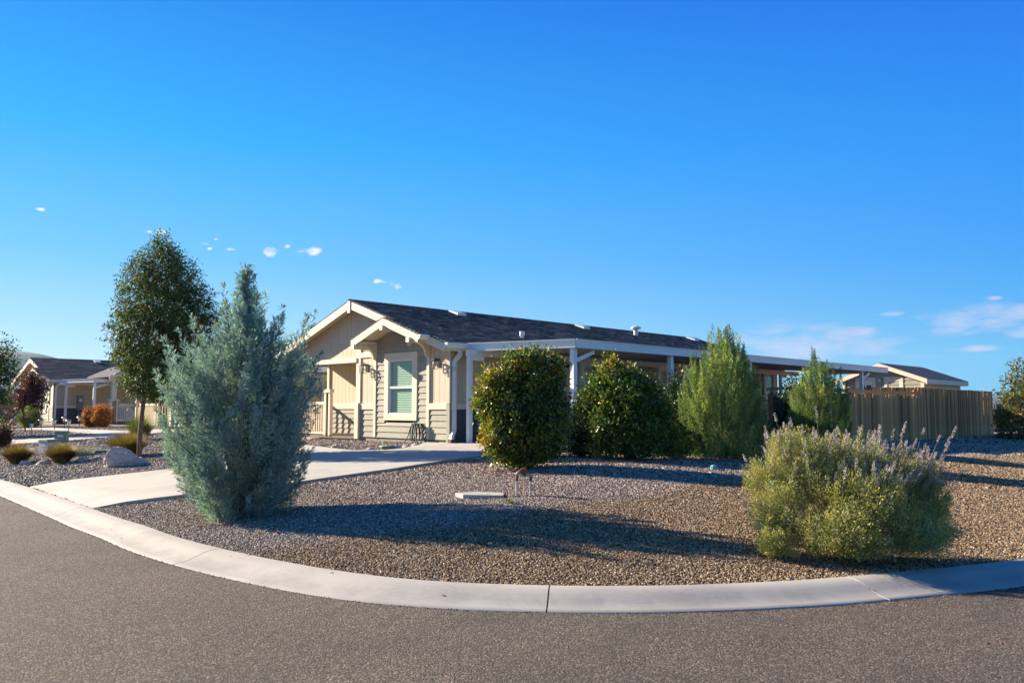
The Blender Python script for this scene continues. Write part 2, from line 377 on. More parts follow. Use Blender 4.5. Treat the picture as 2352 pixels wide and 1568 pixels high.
# ground sheet (non-uniform grid reaching the horizon)
gx = np.unique(np.concatenate([np.arange(-24, 24.1, .4), np.geomspace(24, 5400, 34), -np.geomspace(24, 5400, 34)]))
gy = np.unique(np.concatenate([np.array([-400, -60, -20, 0, 4]), np.arange(5, 40, .4), np.geomspace(40, 4300, 40)]))
GX, GY = np.meshgrid(gx, gy); GZ = tz(GX, GY) - .012
nx, ny = len(gx), len(gy); idx = np.arange(nx * ny).reshape(ny, nx)
Q = np.stack([idx[:-1, :-1], idx[:-1, 1:], idx[1:, 1:], idx[1:, :-1]], -1).reshape(-1, 4)
ground = struct(link('ground', mesh_np('ground', np.stack([GX, GY, GZ], -1).reshape(-1, 3), Q), M['ground']), 'gravel covered ground sheet of the corner lot and land beyond')
ground.data.polygons.foreach_set('use_smooth', np.ones(len(Q), bool))

# kerb: rolled profile swept along the curve, cut in sections
KS = catmull(KI[:24], 8)
seg = np.diff(KS, axis=0); tn = np.vstack([seg, seg[-1:]]); tn[1:-1] = (KS[2:] - KS[:-2]); tn /= np.linalg.norm(tn, axis=1)[:, None]
nrm = np.stack([tn[:, 1], -tn[:, 0]], 1)                    # towards the road
prof = [(-.015, -.14), (-.015, .086), (0.0, .1), (.10, .102), (.17, .094), (.24, .074), (.31, .048), (.38, .028), (.45, .016), (.515, .010), (.525, -.0), (.525, -.12)]
kerb = bpy.data.objects.new('kerb', None); COL.objects.link(kerb); struct(kerb, 'pale rolled concrete kerb curving round the corner lot')
cuts = [(-9.4, 16.1), (-6.39, 12.62), (-3.09, 8.96), (.32, 7.14), (2.96, 7.5), (5.6, 8.6), (8.4, 10.4)]
ci = [0] + [int(np.argmin(np.hypot(*(KS - c).T))) for c in cuts] + [len(KS) - 1]
for a, b in zip(ci[:-1], ci[1:]):
    P = KS[a:b + 1].copy(); N = nrm[a:b + 1]; g = .006
    P[0] += tn[a] * g; P[-1] -= tn[b] * g
    V = []; F_ = []
    for p, n in zip(P, N):
        for o_, z_ in prof: V.append((p[0] + n[0] * o_, p[1] + n[1] * o_, z_))
    m_ = len(prof)
    for i in range(len(P) - 1):
        for k in range(m_ - 1): F_.append((i * m_ + k, i * m_ + k + 1, (i + 1) * m_ + k + 1, (i + 1) * m_ + k))
    F_.append(tuple(range(m_))); F_.append(tuple((len(P) - 1) * m_ + k for k in range(m_ - 1, -1, -1)))
    o = MB().add(V, F_).obj('kerb_section', M['kerb'], kerb, smooth=True)
    o.modifiers.new('es', 'EDGE_SPLIT').split_angle = radians(40)
V = []; F_ = []
for p, n in zip(KS, nrm):
    for o_, z_ in [(0.0, .08), (.17, .076), (.31, .032), (.45, .003), (.51, -.006)]: V.append((p[0] + n[0] * o_, p[1] + n[1] * o_, z_))
for i in range(len(KS) - 1):
    for k in range(4): F_.append((i * 5 + k, i * 5 + k + 1, (i + 1) * 5 + k + 1, (i + 1) * 5 + k))
MB().add(V, F_).obj('joint_filler', M['joint'], kerb)
# road: sheet from behind the camera up to the kerb edge
V = []; F_ = []
RO = np.array([-3.0, -22.0])
road_line = np.vstack([KS[:1] + (KS[0] - KS[1]) * 400, KS, [[60, 58]], [[400, 380]]]); rn = np.vstack([nrm[:1], nrm, nrm[-1:], nrm[-1:]])
steps = [(.505, -.003), (.55, 0), (.8, 0), (1.4, 0)]
ring = []
for (p, n) in zip(road_line, rn):
    row = [(p[0] + n[0] * o_, p[1] + n[1] * o_, z_) for o_, z_ in steps]
    e = np.array(row[-1][:2])
    for t in (.25, .6, 1.0): q = e + (RO - e) * t * .98; row.append((q[0], q[1], 0))
    ring.append(row)
m_ = len(ring[0])
V = [v for r in ring for v in r]
for i in range(len(ring) - 1):
    for k in range(m_ - 1): F_.append((i * m_ + k, i * m_ + k + 1, (i + 1) * m_ + k + 1, (i + 1) * m_ + k))
struct(MB().add(V, F_).obj('road', M['asphalt']), 'brownish grey asphalt road in the foreground')
struct(MB().add([(-600, -400, -.01), (600, -400, -.01), (600, 0, -.01), (-600, 0, -.01)], [(0, 1, 2, 3)]).obj('road_base', M['asphalt']))
# ragged asphalt crumbs along the kerb lip
cr = MB()
for i in range(10, len(KS) - 6, 1):
    for _ in range(5):
        t = random.random(); p = KS[i] * (1 - t) + KS[i + 1] * t; n = nrm[i]; d = .528 + random.random() ** 2 * .05; r = random.uniform(.004, .012)
        x, y = p + n * d; cr.add([(x - r, y, -.003), (x, y - r, -.003), (x + r, y, -.003), (x, y + r, -.003), (x, y, r * .9)], [(0, 1, 4), (1, 2, 4), (2, 3, 4), (3, 0, 4)])
tag(cr.obj('asphalt_crumbs', M['asphalt']), 'loose asphalt crumbs along the kerb lip', None, kind='stuff')

# concrete slabs -------------------------------------------------------------
def slab_zone(poly, name, off=.045, thick=.2, sub=.35, m=None, parent=None, flat=None):
    """triangulated slab following the terrain (edge drops vertically)"""
    import mathutils
    P = []; poly = [np.array(p, float) for p in poly]
    for a, b in zip(poly, poly[1:] + poly[:1]):
        k = max(1, int(np.linalg.norm(b - a) / sub))
        for j in range(k): P.append(a + (b - a) * j / k)
    nb = len(P); A = np.array(poly); x0, y0 = A.min(0); x1, y1 = A.max(0); inner = []
    for x in np.arange(x0 + .1, x1, sub * 1.3):
        for y in np.arange(y0 + .1, y1, sub * 1.3):
            if inside(np.array([x]), np.array([y]), A)[0] and min(np.hypot(*(p - (x, y))) for p in P) > sub * .6: inner.append(np.array([x, y]))
    allp = [mathutils.Vector(p) for p in P + inner]
    vs, es, fs, *_ = mathutils.geometry.delaunay_2d_cdt(allp, [], [list(range(nb))], 1, 1e-5)
    XY = np.array([tuple(v) for v in vs]); Z = tz(XY[:, 0], XY[:, 1]) + off if flat is None else np.full(len(XY), flat)
    if flat is None:
        d = sdist(XY[:, 0], XY[:, 1]); Z = Z - off * np.clip(1 - d / .5, 0, 1) + .004
    V = [(x, y, z) for (x, y), z in zip(XY, Z)]; n0 = len(V); F2 = [tuple(f) for f in fs]
    bl = []
    for p in P: bl.append(int(np.argmin(np.hypot(*(XY - p).T))))
    for i in bl: V.append((V[i][0], V[i][1], V[i][2] - thick))
    for i in range(nb): j = (i + 1) % nb; F2.append((bl[i], n0 + i, n0 + j, bl[j]))
    o = MB().add(V, F2).obj(name, m or M['concrete'], parent)
    return o
def inside(X, Y, A):
    r = np.zeros(X.shape, bool); n = len(A)
    for i in range(n):
        x1, y1 = A[i]; x2, y2 = A[(i + 1) % n]
        if y1 == y2: continue
        c = ((y1 > Y) != (y2 > Y)) & (X < (x2 - x1) * (Y - y1) / (y2 - y1) + x1); r ^= c
    return r
drive_poly = [(-6.25, 12.50), (-5.05, 12.93), (-3.58, 13.42), (-2.09, 14.54), (-.39, 16.45), (.55, 17.75), huv(.35, -3.35), huv(.35, 0.02), huv(-.05, .02), huv(-.05, .85),
              (-2.2, 20.1), (-2.45, 18.75), (-2.9, 18.45), (-3.6, 18.75), (-4.5, 20.0), (-5.2, 21.0), (-6.3, 21.2), (-6.1, 19.6), (-5.75, 18.3), (-6.1, 17.35), (-6.9, 16.8), (-9.05, 15.86)]
ka = int(np.argmin(np.hypot(*(KS - drive_poly[0]).T))); kb = int(np.argmin(np.hypot(*(KS - drive_poly[-1]).T)))
kpts = [tuple(KS[i] - nrm[i] * .02) for i in range(kb, ka + 1)]
drive_poly = drive_poly[1:-1] + kpts
drive = bpy.data.objects.new('driveway', None); COL.objects.link(drive); struct(drive, 'pale concrete driveway and apron leading to the house')
slab_zone(drive_poly, 'concrete_slab', parent=drive)
pad_poly = [huv(.36, -3.45), huv(19.5, -3.45), huv(19.5, 0), huv(.36, 0)]
slab_zone(pad_poly, 'concrete_slab', flat=.715, sub=2.0, parent=drive)
walk_poly = [(-17.1, 28.0), (-15.0, 28.2), (-13.6, 29.3), (-12.7, 30.7), (-12.4, 33), (-13.8, 34.5), (-14.6, 32.6), (-15.6, 33.4), (-19.6, 37.0), (-22.5, 40.2), (-23.2, 39.4), (-19.9, 36.0), (-16.6, 32.4), (-15.3, 30.9), (-16.2, 30.2), (-18.4, 30.2), (-21.5, 30.6), (-24, 30.0), (-22, 28.5)]
struct(slab_zone(walk_poly, 'path', off=.03, sub=1.0), 'curving pale concrete path in front of the left neighbour')
struct(slab_zone([(-14.6, 34.3), (-11.8, 31.6), (-10.5, 30.6), (-11.2, 29.9), (-13.3, 31.2), (-15.5, 33.3)], 'path', off=.03, sub=1.0))
CONC = [np.array(drive_poly), np.array(pad_poly), np.array(walk_poly), np.array([huv(-.02, -.02), huv(-.02, 7.6), huv(17.3, 7.6), huv(17.3, -.02)])]

# ------------------------------------------------------------------ gravel: real pebbles, instanced
def pebbles(name, pts, scl, m, label):
    me = bpy.data.meshes.new(name); me.vertices.add(len(pts)); me.vertices.foreach_set('co', pts.astype(np.float32).ravel())
    at = me.attributes.new('psize', 'FLOAT_VECTOR', 'POINT'); at.data.foreach_set('vector', scl.astype(np.float32).ravel())
    ar = me.attributes.new('prot', 'FLOAT_VECTOR', 'POINT'); ar.data.foreach_set('vector', (rng.random((len(pts), 3)) * [.7, .7, 6.28]).astype(np.float32).ravel())
    o = bpy.data.objects.new(name, me); COL.objects.link(o); tag(o, label, None, kind='stuff')
    ng = bpy.data.node_groups.new(name, 'GeometryNodeTree')
    ng.interface.new_socket('Geometry', in_out='INPUT', socket_type='NodeSocketGeometry'); ng.interface.new_socket('Geometry', in_out='OUTPUT', socket_type='NodeSocketGeometry')
    N = ng.nodes; gi = N.new('NodeGroupInput'); go = N.new('NodeGroupOutput')
    ico = N.new('GeometryNodeMeshIcoSphere'); ico.inputs['Radius'].default_value = 1.0; ico.inputs['Subdivisions'].default_value = 2
    sp = N.new('GeometryNodeSetPosition'); nz = N.new('ShaderNodeTexNoise'); nz.inputs['Scale'].default_value = 1.1
    sub_ = N.new('ShaderNodeVectorMath'); sub_.operation = 'SUBTRACT'; sub_.inputs[1].default_value = (.5, .5, .5)
    sc_ = N.new('ShaderNodeVectorMath'); sc_.operation = 'SCALE'; sc_.inputs['Scale'].default_value = 1.1
    ng.links.new(nz.outputs['Color'], sub_.inputs[0]); ng.links.new(sub_.outputs[0], sc_.inputs[0]); ng.links.new(sc_.outputs[0], sp.inputs['Offset'])
    ng.links.new(ico.outputs['Mesh'], sp.inputs['Geometry'])
    sm = N.new('GeometryNodeSetMaterial'); sm.inputs['Material'].default_value = m; ng.links.new(sp.outputs[0], sm.inputs[0])
    ip = N.new('GeometryNodeInstanceOnPoints'); ng.links.new(gi.outputs[0], ip.inputs['Points']); ng.links.new(sm.outputs[0], ip.inputs['Instance'])
    a1 = N.new('GeometryNodeInputNamedAttribute'); a1.data_type = 'FLOAT_VECTOR'; a1.inputs['Name'].default_value = 'psize'
    a2 = N.new('GeometryNodeInputNamedAttribute'); a2.data_type = 'FLOAT_VECTOR'; a2.inputs['Name'].default_value = 'prot'
    e2r = N.new('FunctionNodeEulerToRotation'); ng.links.new(a2.outputs['Attribute'], e2r.inputs[0])
    ng.links.new(a1.outputs['Attribute'], ip.inputs['Scale']); ng.links.new(e2r.outputs[0], ip.inputs['Rotation']); ng.links.new(ip.outputs[0], go.inputs[0])
    md = o.modifiers.new('pebbles', 'NODES'); md.node_group = ng
    return o
def jit(x0, x1, y0, y1, s):
    X, Y = np.meshgrid(np.arange(x0, x1, s), np.arange(y0, y1, s)); X = X.ravel(); Y = Y.ravel()
    return X + rng.uniform(-.5, .5, X.shape) * s, Y + rng.uniform(-.5, .5, X.shape) * s
zones = [(-7, 14, 7, 11, .0185, .0125), (-7, 14, 11, 13, .0235, .0155), (-9, 19, 13, 20, .033, .021), (-18, 26, 16, 26, .05, .030), (-26, 28, 26, 38, .085, .048)]
allX = []; allY = []; allS = []
for (x0, x1, y0, y1, s, r) in zones:
    X, Y = jit(x0, x1, y0, y1, s); d = sdist(X, Y)
    vis = (np.abs(X) < Y * .66 + .8) & (d > .012)
    if y0 >= 16: vis &= ~((X > -9) & (X < 19) & (Y < 20)) 
    for A in CONC:
        dx = A.max(0); dn = A.min(0); c = (X > dn[0]) & (X < dx[0]) & (Y > dn[1]) & (Y < dx[1])
        ins = np.zeros(X.shape, bool); ins[c] = inside(X[c], Y[c], A); vis &= ~ins
    X = X[vis]; Y = Y[vis]; allX.append(X); allY.append(Y); allS.append(np.full(X.shape, r) * rng.uniform(.6, 1.25, X.shape))
X = np.concatenate(allX); Y = np.concatenate(allY); R = np.concatenate(allS)
bl = np.array([(-3.07, 8.9), (-1.46, 9.05), (.38, 10.1), (2.32, 11.6), (3.44, 12.9), (6.5, 16.0), (12.4, 20.5), (30, 32)])
lineY = np.interp(X, bl[:, 0], bl[:, 1]); brown = (Y < lineY + rng.normal(0, .18, X.shape) + .15 * np.sin(X * 3)) & (X > -3.2)
Z = tz(X, Y) - .012 + R * .18
SC = np.stack([R * rng.uniform(.8, 1.25, R.shape), R * rng.uniform(.6, 1.0, R.shape), R * rng.uniform(.6, 1.0, R.shape)], 1)
PT = np.stack([X, Y, Z], 1)
pebbles('grey_gravel', PT[~brown], SC[~brown], M['peb_grey'], 'pinkish grey gravel spread over the yard beds')
pebbles('brown_gravel', PT[brown], SC[brown] * .95, M['peb_brown'], 'golden brown gravel filling the corner beside the kerb')

# ------------------------------------------------------------------ houses
class WB(MB):
    def __init__(s, fr): super().__init__(); s.fr = fr
    def m(s, a, n, z):
        k, off = s.fr
        return {'front': (off - n, a, z), 'side': (a, off - n, z), 'left': (a, off + n, z), 'back': (off + n, a, z)}[k]
    def sb(s, a0, a1, n0, n1, z0, z1, zt=None):
        zt = z1 if zt is None else zt
        b = [s.m(a0, n0, z0), s.m(a1, n0, z0), s.m(a1, n1, z0), s.m(a0, n1, z0)]
        t = [s.m(a0, n0, z1), s.m(a1, n0, zt), s.m(a1, n1, zt), s.m(a0, n1, z1)]
        return s.hexa(b, t)
def panels(root, fr, a0, a1, z0, top, m, pw=1.22, off=0.0, name='wall_panel', thick=.04):
    """grooved sheet siding: each sheet is one part, its grooves are gaps between strips"""
    k = a0; g = .2
    ztop = top if callable(top) else (lambda a: top)
    while k < a1 - .01:
        e = min(a1, (math.floor((k + off) / pw + 1e-6) + 1) * pw - off)
        b = WB(fr); b.sb(k + .002, e - .002, -thick, -.012, z0, ztop(k + .002), ztop(e - .002))
        x = k
        while x < e - .01:
            y = min(e, (math.floor(x / g + 1e-6) + 1) * g)
            b.sb(x + .005, y - .005, -.012, 0, z0, ztop(x + .005) , ztop(y - .005)); x = y
        b.obj(name, m, root); k = e
def laps(root, fr, a0, a1, z0, z1, m, h=.155, joined=False, top=None, clip=None):
    z = z0; jb = WB(fr) if joined else None
    while z < z1 - .02:
        e = min(z + h, z1); s0, s1 = a0, a1
        if clip: s0, s1 = clip(z + h * .4, a0, a1)
        if s1 - s0 > .05:
            b = jb if joined else WB(fr)
            vs = [b.m(s0, -.02, z), b.m(s1, -.02, z), b.m(s1, .030, z), b.m(s0, .030, z)]
            ts = [b.m(s0, -.02, e + .01), b.m(s1, -.02, e + .01), b.m(s1, .008, e + .01), b.m(s0, .008, e + .01)]
            b.hexa(vs, ts)
            if not joined: b.obj('siding_board', m, root)
        z = e
    if joined: o = jb.obj('lap_siding', m, root); o['kind'] = 'stuff'
def trim(root, fr, a0, a1, z0, z1, n=.045, m='trim', name='trim_board', zt=None):
    return WB(fr).sb(a0, a1, 0.0, n, z0, z1, zt).obj(name, M[m], root, bev=.004)
def window(root, fr, a0, a1, z0, z1, cas=.17, ctop=.19, cbot=.16, blind=True, rail=None, halfblind=None):
    w_ = thing_part('window', root)
    WB(fr).sb(a0 - cas, a1 + cas, 0, .05, z1, z1 + ctop).obj('casing', M['trim'], w_, bev=.004)
    WB(fr).sb(a0 - cas, a1 + cas, 0, .05, z0 - cbot, z0).obj('casing', M['trim'], w_, bev=.004)
    for q0, q1 in ((a0 - cas, a0), (a1, a1 + cas)): WB(fr).sb(q0, q1, 0, .045, z0, z1).obj('casing', M['trim'], w_, bev=.004)
    f = .04; b = WB(fr)
    b.sb(a0, a1, -.05, .03, z0, z0 + f); b.sb(a0, a1, -.05, .03, z1 - f, z1)
    b.sb(a0, a0 + f, -.05, .03, z0 + f, z1 - f); b.sb(a1 - f, a1, -.05, .03, z0 + f, z1 - f)
    if rail: b.sb(a0 + f, a1 - f, -.03, .022, rail - .03, rail + .03)
    b.obj('window_frame', M['white'], w_)
    b = WB(fr); b.add([b.m(a0 + f, -.012, z0 + f), b.m(a1 - f, -.012, z0 + f), b.m(a1 - f, -.012, z1 - f), b.m(a0 + f, -.012, z1 - f)], [(0, 1, 2, 3)]); b.obj('pane', M['glass'], w_)
    WB(fr).sb(a0 + .01, a1 - .01, -.30, -.29, z0, z1).obj('room_shade', M['darkroom'], w_)
    if blind:
        bb = WB(fr); z = (halfblind or z1 - .05); 
        while z > z0 + .06:
            t_ = [bb.m(a0 + f, -.075, z), bb.m(a1 - f, -.075, z), bb.m(a1 - f, -.048, z - .041), bb.m(a0 + f, -.048, z - .041)]
            bb.add(t_, [(0, 1, 2, 3)]); z -= .045
        bb.obj('blind', M['blind'], w_)
    return w_
def thing_part(name, root):
    o = bpy.data.objects.new(name, None); COL.objects.link(o); o.parent = root; return o
def lantern(root, v, u, z):
    l = thing_part('wall_lantern', root); l.location = (v, u, z)
    MB().box(-.02, 0, -.055, .055, -.12, .08).obj('back_plate', M['black'], l)
    MB().tube([(-.01, 0, .04), (-.06, 0, .10), (-.12, 0, .10), (-.14, 0, .05)], .011, 6).obj('arm', M['black'], l)
    MB().box(-.215, -.065, -.075, .075, .03, .05).box(-.19, -.09, -.05, .05, .05, .075).obj('lantern_roof', M['black'], l)
    b = MB()
    for x in (-.205, -.075):
        for y in (-.065, .065): b.box(x - .006, x + .006, y - .006, y + .006, -.17, .03)
    for zz in (-.17, -.07): b.box(-.211, -.199, -.065, .065, zz - .005, zz + .005); b.box(-.081, -.069, -.065, .065, zz - .005, zz + .005); b.box(-.205, -.075, -.071, -.059, zz - .005, zz + .005); b.box(-.205, -.075, .059, .071, zz - .005, zz + .005)
    b.obj('cage', M['black'], l)
    MB().tube([(-.14, 0, .03), (-.14, 0, -.02), (-.14, 0, -.10), (-.14, 0, -.13)], [.02, .035, .045, .03], 8).obj('bulb', M['lens'], l, smooth=True)
def newel(root, v, u, h=1.32, w_=.30):
    """porch newel: two side boards under one cap board, dark gap between"""
    n = thing_part('newel_post', root); n.location = (v, u, .1)
    MB().box(-.05, .05, -w_ / 2, -w_ / 2 + .09, 0, h - .1).obj('side_board', M['trim'], n, bev=.003)
    MB().box(-.05, .05, w_ / 2 - .09, w_ / 2, 0, h - .1).obj('side_board', M['trim'], n, bev=.003)
    MB().box(-.07, .07, -w_ / 2 - .02, w_ / 2 + .02, h - .1, h).obj('cap', M['trim'], n, bev=.004)
    MB().box(-.015, .015, -w_ / 2 + .09, w_ / 2 - .09, 0, h - .1).obj('dark_gap_fill', M['dark_panel'], n)  # dark-coloured strip painted in for the shade of the open gap between side boards
def railing(root, p, q, z0=.16, z1=1.02, step=.115):
    r = thing_part('porch_railing', root); P = Vector((*p, 0)); Q_ = Vector((*q, 0)); n = max(1, int((Q_ - P).length / step))
    MB().bar(P + Vector((0, 0, z1)), Q_ + Vector((0, 0, z1)), .07, .09).obj('top_rail', M['trim'], r)
    MB().bar(P + Vector((0, 0, z0)), Q_ + Vector((0, 0, z0)), .06, .06).obj('bottom_rail', M['trim'], r)
    proto = None
    for i in range(n):
        t = (i + .5) / n; c = P.lerp(Q_, t)
        if proto is None: proto = MB().box(-.018, .018, -.018, .018, z0 + .02, z1 - .03).obj('baluster', M['trim'], r); proto.location = (c.x, c.y, 0)
        else: inst(proto, (c.x, c.y, 0))
def house(label, C, th, width=7.56, length=17.3, full=True, porch=True, small_gable=True, group=None):
    root = thing('house', label, 'house', (C[0], C[1], .7), pi / 2 - th, group)
    RU = width / 2; ZR = 3.85; SL = .345
    rz = lambda u: ZR - SL * abs(u - RU)
    FR = ('front', 0.0); SD = ('side', 0.0); LF = ('left', width); BK = ('back', length)
    P_ = M['panel']; pu = 3.9            # porch starts at u = pu
    joined = not full
    under = lambda u: rz(u) - .14
    # core volumes behind the siding
    core = MB(); e = .05
    core.box(e + .28, length - e, e + .28, pu - .06, -.1, 2.34); core.box(1.6, length - e, pu - .1, width - e, -.1, 2.34)
    core.obj('inner_wall', M['darkroom'], root)
    # foundation
    WB(FR).sb(.0, pu, -.3, -.004, -.15, .10).obj('foundation', M['found'], root)
    # ---------------- front wall
    panels(root, FR, .10, .76, 1.0, lambda u: under(max(u, .45)) if u > .2 else under(.2), P_, 2.0, name='wall_panel')
    panels(root, FR, 3.07, 3.72, 1.0, 2.62, P_, 2.0)
    laps(root, FR, .10, .76, .10, .845, M['lap'], joined=joined)
    laps(root, FR, 3.07, 3.70, .10, .845, M['lap'], joined=joined)
    gz = lambda u: 3.21 - .36 * abs(u - 1.86) - .10
    def gclip(z, a, b): 
        d = (3.11 - z) / .36; return max(a, 1.86 - d), min(b, 1.86 + d)
    laps(root, FR, .86, 2.97, .10, .49, M['lap'], joined=joined)
    laps(root, FR, .86, 1.24, .49, 2.34, M['lap'], joined=joined)
    laps(root, FR, 2.60, 2.97, .49, 2.34, M['lap'], joined=joined)
    laps(root, FR, .86, 2.97, 2.34, 3.10, M['lap'], joined=joined, clip=gclip)
    trim(root, FR, .76, .86, .10, under(.76) - .0, zt=under(.86)); trim(root, FR, 2.97, 3.07, .10, 2.64)
    trim(root, FR, .10, .76, .845, 1.0); trim(root, FR, 3.07, 3.70, .845, 1.0)
    trim(root, FR, -.02, .10, 1.0, 2.44, m='panel', name='corner_board'); trim(root, FR, -.02, .10, -.02, 1.0, m='lap', name='corner_board')
    trim(root, FR, 3.07, 3.72, 2.26, 2.40, n=.03)
    trim(root, FR, 3.70, 3.90, 1.0, 2.62, n=.03, name='porch_post'); trim(root, FR, 3.71, 3.88, .04, 1.02, n=.09, name='half_post')
    window(root, FR, 1.41, 2.43, .72, 2.14, rail=1.42)
    if full: lantern(root, -.01, .44, 2.02); lantern(root, -.01, 3.42, 2.0)
    # big gable wall above the porch
    panels(root, FR, 3.0, pu, 2.42, under, P_); panels(root, FR, pu, width, 2.26, under, P_)
    trim(root, FR, 3.86, width + .02, 2.14, 2.27, n=.06, name='porch_beam')
    if porch:
        BW = ('front', 1.5)
        panels(root, BW, pu, width, 1.0, 2.3, P_); laps(root, BW, pu, width, .10, .845, M['lap'], joined=joined); trim(root, BW, pu, width, .845, 1.0)
        trim(root, BW, width - .1, width + .02, .1, 2.3, name='corner_board')
        panels(root, ('left', pu - .02), .02, 1.5, .1, 2.3, P_)
        MB().box(.02, 1.5, pu, width, 2.27, 2.30).obj('porch_ceiling', M['panel'], root)
        MB().box(-.02, 1.5, pu, width, .03, .10).obj('porch_deck', M['deck'], root); MB().box(.02, 1.5, pu + .02, width - .02, -.15, .03).obj('porch_base', M['found'], root)
        MB().box(-.05, .05, width - .1, width, .1, 2.15).obj('porch_post', M['trim'], root, bev=.004)
        newel(root, .0, 5.28); railing(root, (0, 5.45), (0, width - .1)); railing(root, (.05, width - .05), (1.48, width - .05))
        for k in range(2): MB().box(-.35 - .32 * k, -.02 - .32 * k, 5.6, width - .3, -.1, .02 - .06 * k).obj('porch_step', M['concrete'], root)
    # ---------------- side wall (u = 0)
    door = 3.95, 4.85; win = 5.74, 7.54
    for a, b in ((.04, door[0]), (door[1], win[0] - .12), (win[1] + .12, 16.0), (17.15, length)):
        panels(root, SD, a, b, 1.0, 2.36, P_, off=.3)
    panels(root, SD, win[0] - .12, win[1] + .12, 1.0, 1.1, P_, 9); panels(root, SD, win[0] - .12, win[1] + .12, 2.26, 2.36, P_, 9)
    for a, b in ((.04, door[0]), (door[1], 16.0), (17.15, length)): panels(root, SD, a, b, -.05, .85, M['dark_panel'], 2.44, off=.3, name='skirting_panel')
    for a, b in ((.02, door[0]), (door[1], 16.0), (17.15, length)): trim(root, SD, a, b, .85, 1.0, n=.03)
    trim(root, SD, 8.95, 9.1, .1, 2.36, name='corner_board')
    d = thing_part('door', root)
    WB(SD).sb(door[0] + .08, door[1] - .08, -.05, -.02, .08, 2.0).obj('door_leaf', M['trim'], d, bev=.004)
    for a, b in ((door[0], door[0] + .08), (door[1] - .08, door[1])): WB(SD).sb(a, b, -.05, .03, .02, 2.2).obj('door_frame', M['panel'], d)
    WB(SD).sb(door[0] + .08, door[1] - .08, -.05, .02, 2.16, 2.36).obj('door_frame', M['panel'], d)
    for a, b in ((door[0] + .1, door[0] + .43), (door[0] + .47, door[1] - .1)): WB(SD).sb(a, b, -.04, -.025, 2.03, 2.15).obj('transom_pane', M['darkroom'], d)
    WB(SD).sb(door[0] + .08, door[1] - .08, -.06, -.042, 2.0, 2.16).obj('transom_frame', M['white'], d)
    MB().tube([(door[1] - .16, -.02, 1.0), (door[1] - .16, -.07, 1.0)], .025, 8).obj('handle', M['vent'], d)
    window(root, SD, win[0], win[1], 1.2, 2.15, cas=.1, ctop=.1, cbot=.1, halfblind=1.72)
    window(root, SD, 16.25, 16.95, 1.3, 2.15, cas=.12, ctop=.12, cbot=.12, blind=False)
    panels(root, SD, 16.0, 17.15, .1, 1.14, P_, 9)
    # far, left sides
    WB(BK).sb(0, width, -.05, 0, 0, 2.36).sb(0, RU, -.05, 0, 2.36, 2.45, under(RU)).sb(RU, width, -.05, 0, 2.36, under(RU), 2.45).obj('rear_wall', P_, root)
    WB(LF).sb(1.5, length, -.05, 0, 0, 2.44).obj('side_wall', P_, root)
    # ---------------- roof
    ev = -.35; re = length + .2; ul = -.2; uh = width + .2
    rd = MB()
    for (a, b) in ((ul, RU), (RU, uh)):
        za, zb = rz(a), rz(b)
        rd.add([(ev, a, za - .03), (ev, b, zb - .03), (re, b, zb - .03), (re, a, za - .03), (ev, a, za - .12), (ev, b, zb - .12), (re, b, zb - .12), (re, a, za - .12)],
               [(0, 1, 2, 3), (7, 6, 5, 4), (0, 4, 5, 1), (1, 5, 6, 2), (2, 6, 7, 3), (3, 7, 4, 0)])
    rd.obj('roof_deck', M['panel'], root)
    # shingle courses with staggered tabs
    def shingles(v0, v1, u0, u1, zf, nm, uend=None):
        sb = MB(); du = (u1 - u0); n = int(abs(du) / .135); st = du / n; row = 0
        tw = .31 if full else .6
        for i in range(n):
            a = u0 + st * i; b = a + st * 1.15
            if (b - u1) * (1 if du > 0 else -1) > 0: b = u1
            x = v0 - (rng.random() * tw)
            while x < v1:
                x2 = x + tw * rng.uniform(.75, 1.2); s0 = max(x, v0); s1 = min(x2, v1)
                if uend: s1 = min(s1, uend(a)); 
                if s1 - s0 > .02:
                    t_ = .022 + .014 * rng.random()
                    za, zb = zf(a), zf(b)
                    sb.add([(s0 + .003, a, za + t_), (s1 - .003, a, za + t_), (s1 - .003, b, zb + .002), (s0 + .003, b, zb + .002), (s0 + .003, a, za - .02), (s1 - .003, a, za - .02)],
                           [(0, 1, 2, 3), (4, 5, 1, 0), (0, 3, 4), (1, 5, 2)])
                x = x2
        o = sb.obj(nm, M['shingle'], root); o['kind'] = 'stuff'
    shingles(ev - .02, re + .02, ul - .03, RU, rz, 'roof_shingles'); shingles(ev - .02, re + .02, uh + .03, RU, rz, 'roof_shingles')
    rc = MB()
    k = ev - .02
    while k < re: rc.add([(k, RU - .13, rz(RU - .13) + .03), (k, RU, ZR + .035), (k, RU + .13, rz(RU + .13) + .03), (k + .2, RU - .13, rz(RU - .13) + .022), (k + .2, RU, ZR + .027), (k + .2, RU + .13, rz(RU + .13) + .022)], [(0, 3, 4, 1), (1, 4, 5, 2)]); k += .2
    o = rc.obj('ridge_cap', M['shingle'], root); o['kind'] = 'stuff'
    def rake(v0, v1, ua, za, ub, zb, h=.2, nm='rake_board', m='trim', drop=.03):
        b = MB(); b.add([(v0, ua, za - drop), (v0, ub, zb - drop), (v0, ub, zb - drop - h), (v0, ua, za - drop - h), (v1, ua, za - drop), (v1, ub, zb - drop), (v1, ub, zb - drop - h), (v1, ua, za - drop - h)],
              [(0, 1, 2, 3), (7, 6, 5, 4), (0, 4, 5, 1), (1, 5, 6, 2), (2, 6, 7, 3), (3, 7, 4, 0)]); return b.obj(nm, M[m], root)
    for v0, v1 in ((ev - .03, ev + .005), (re - .005, re + .03)):
        rake(v0, v1, ul, rz(ul), RU, ZR, .21); rake(v0, v1, uh, rz(uh), RU, ZR, .21)
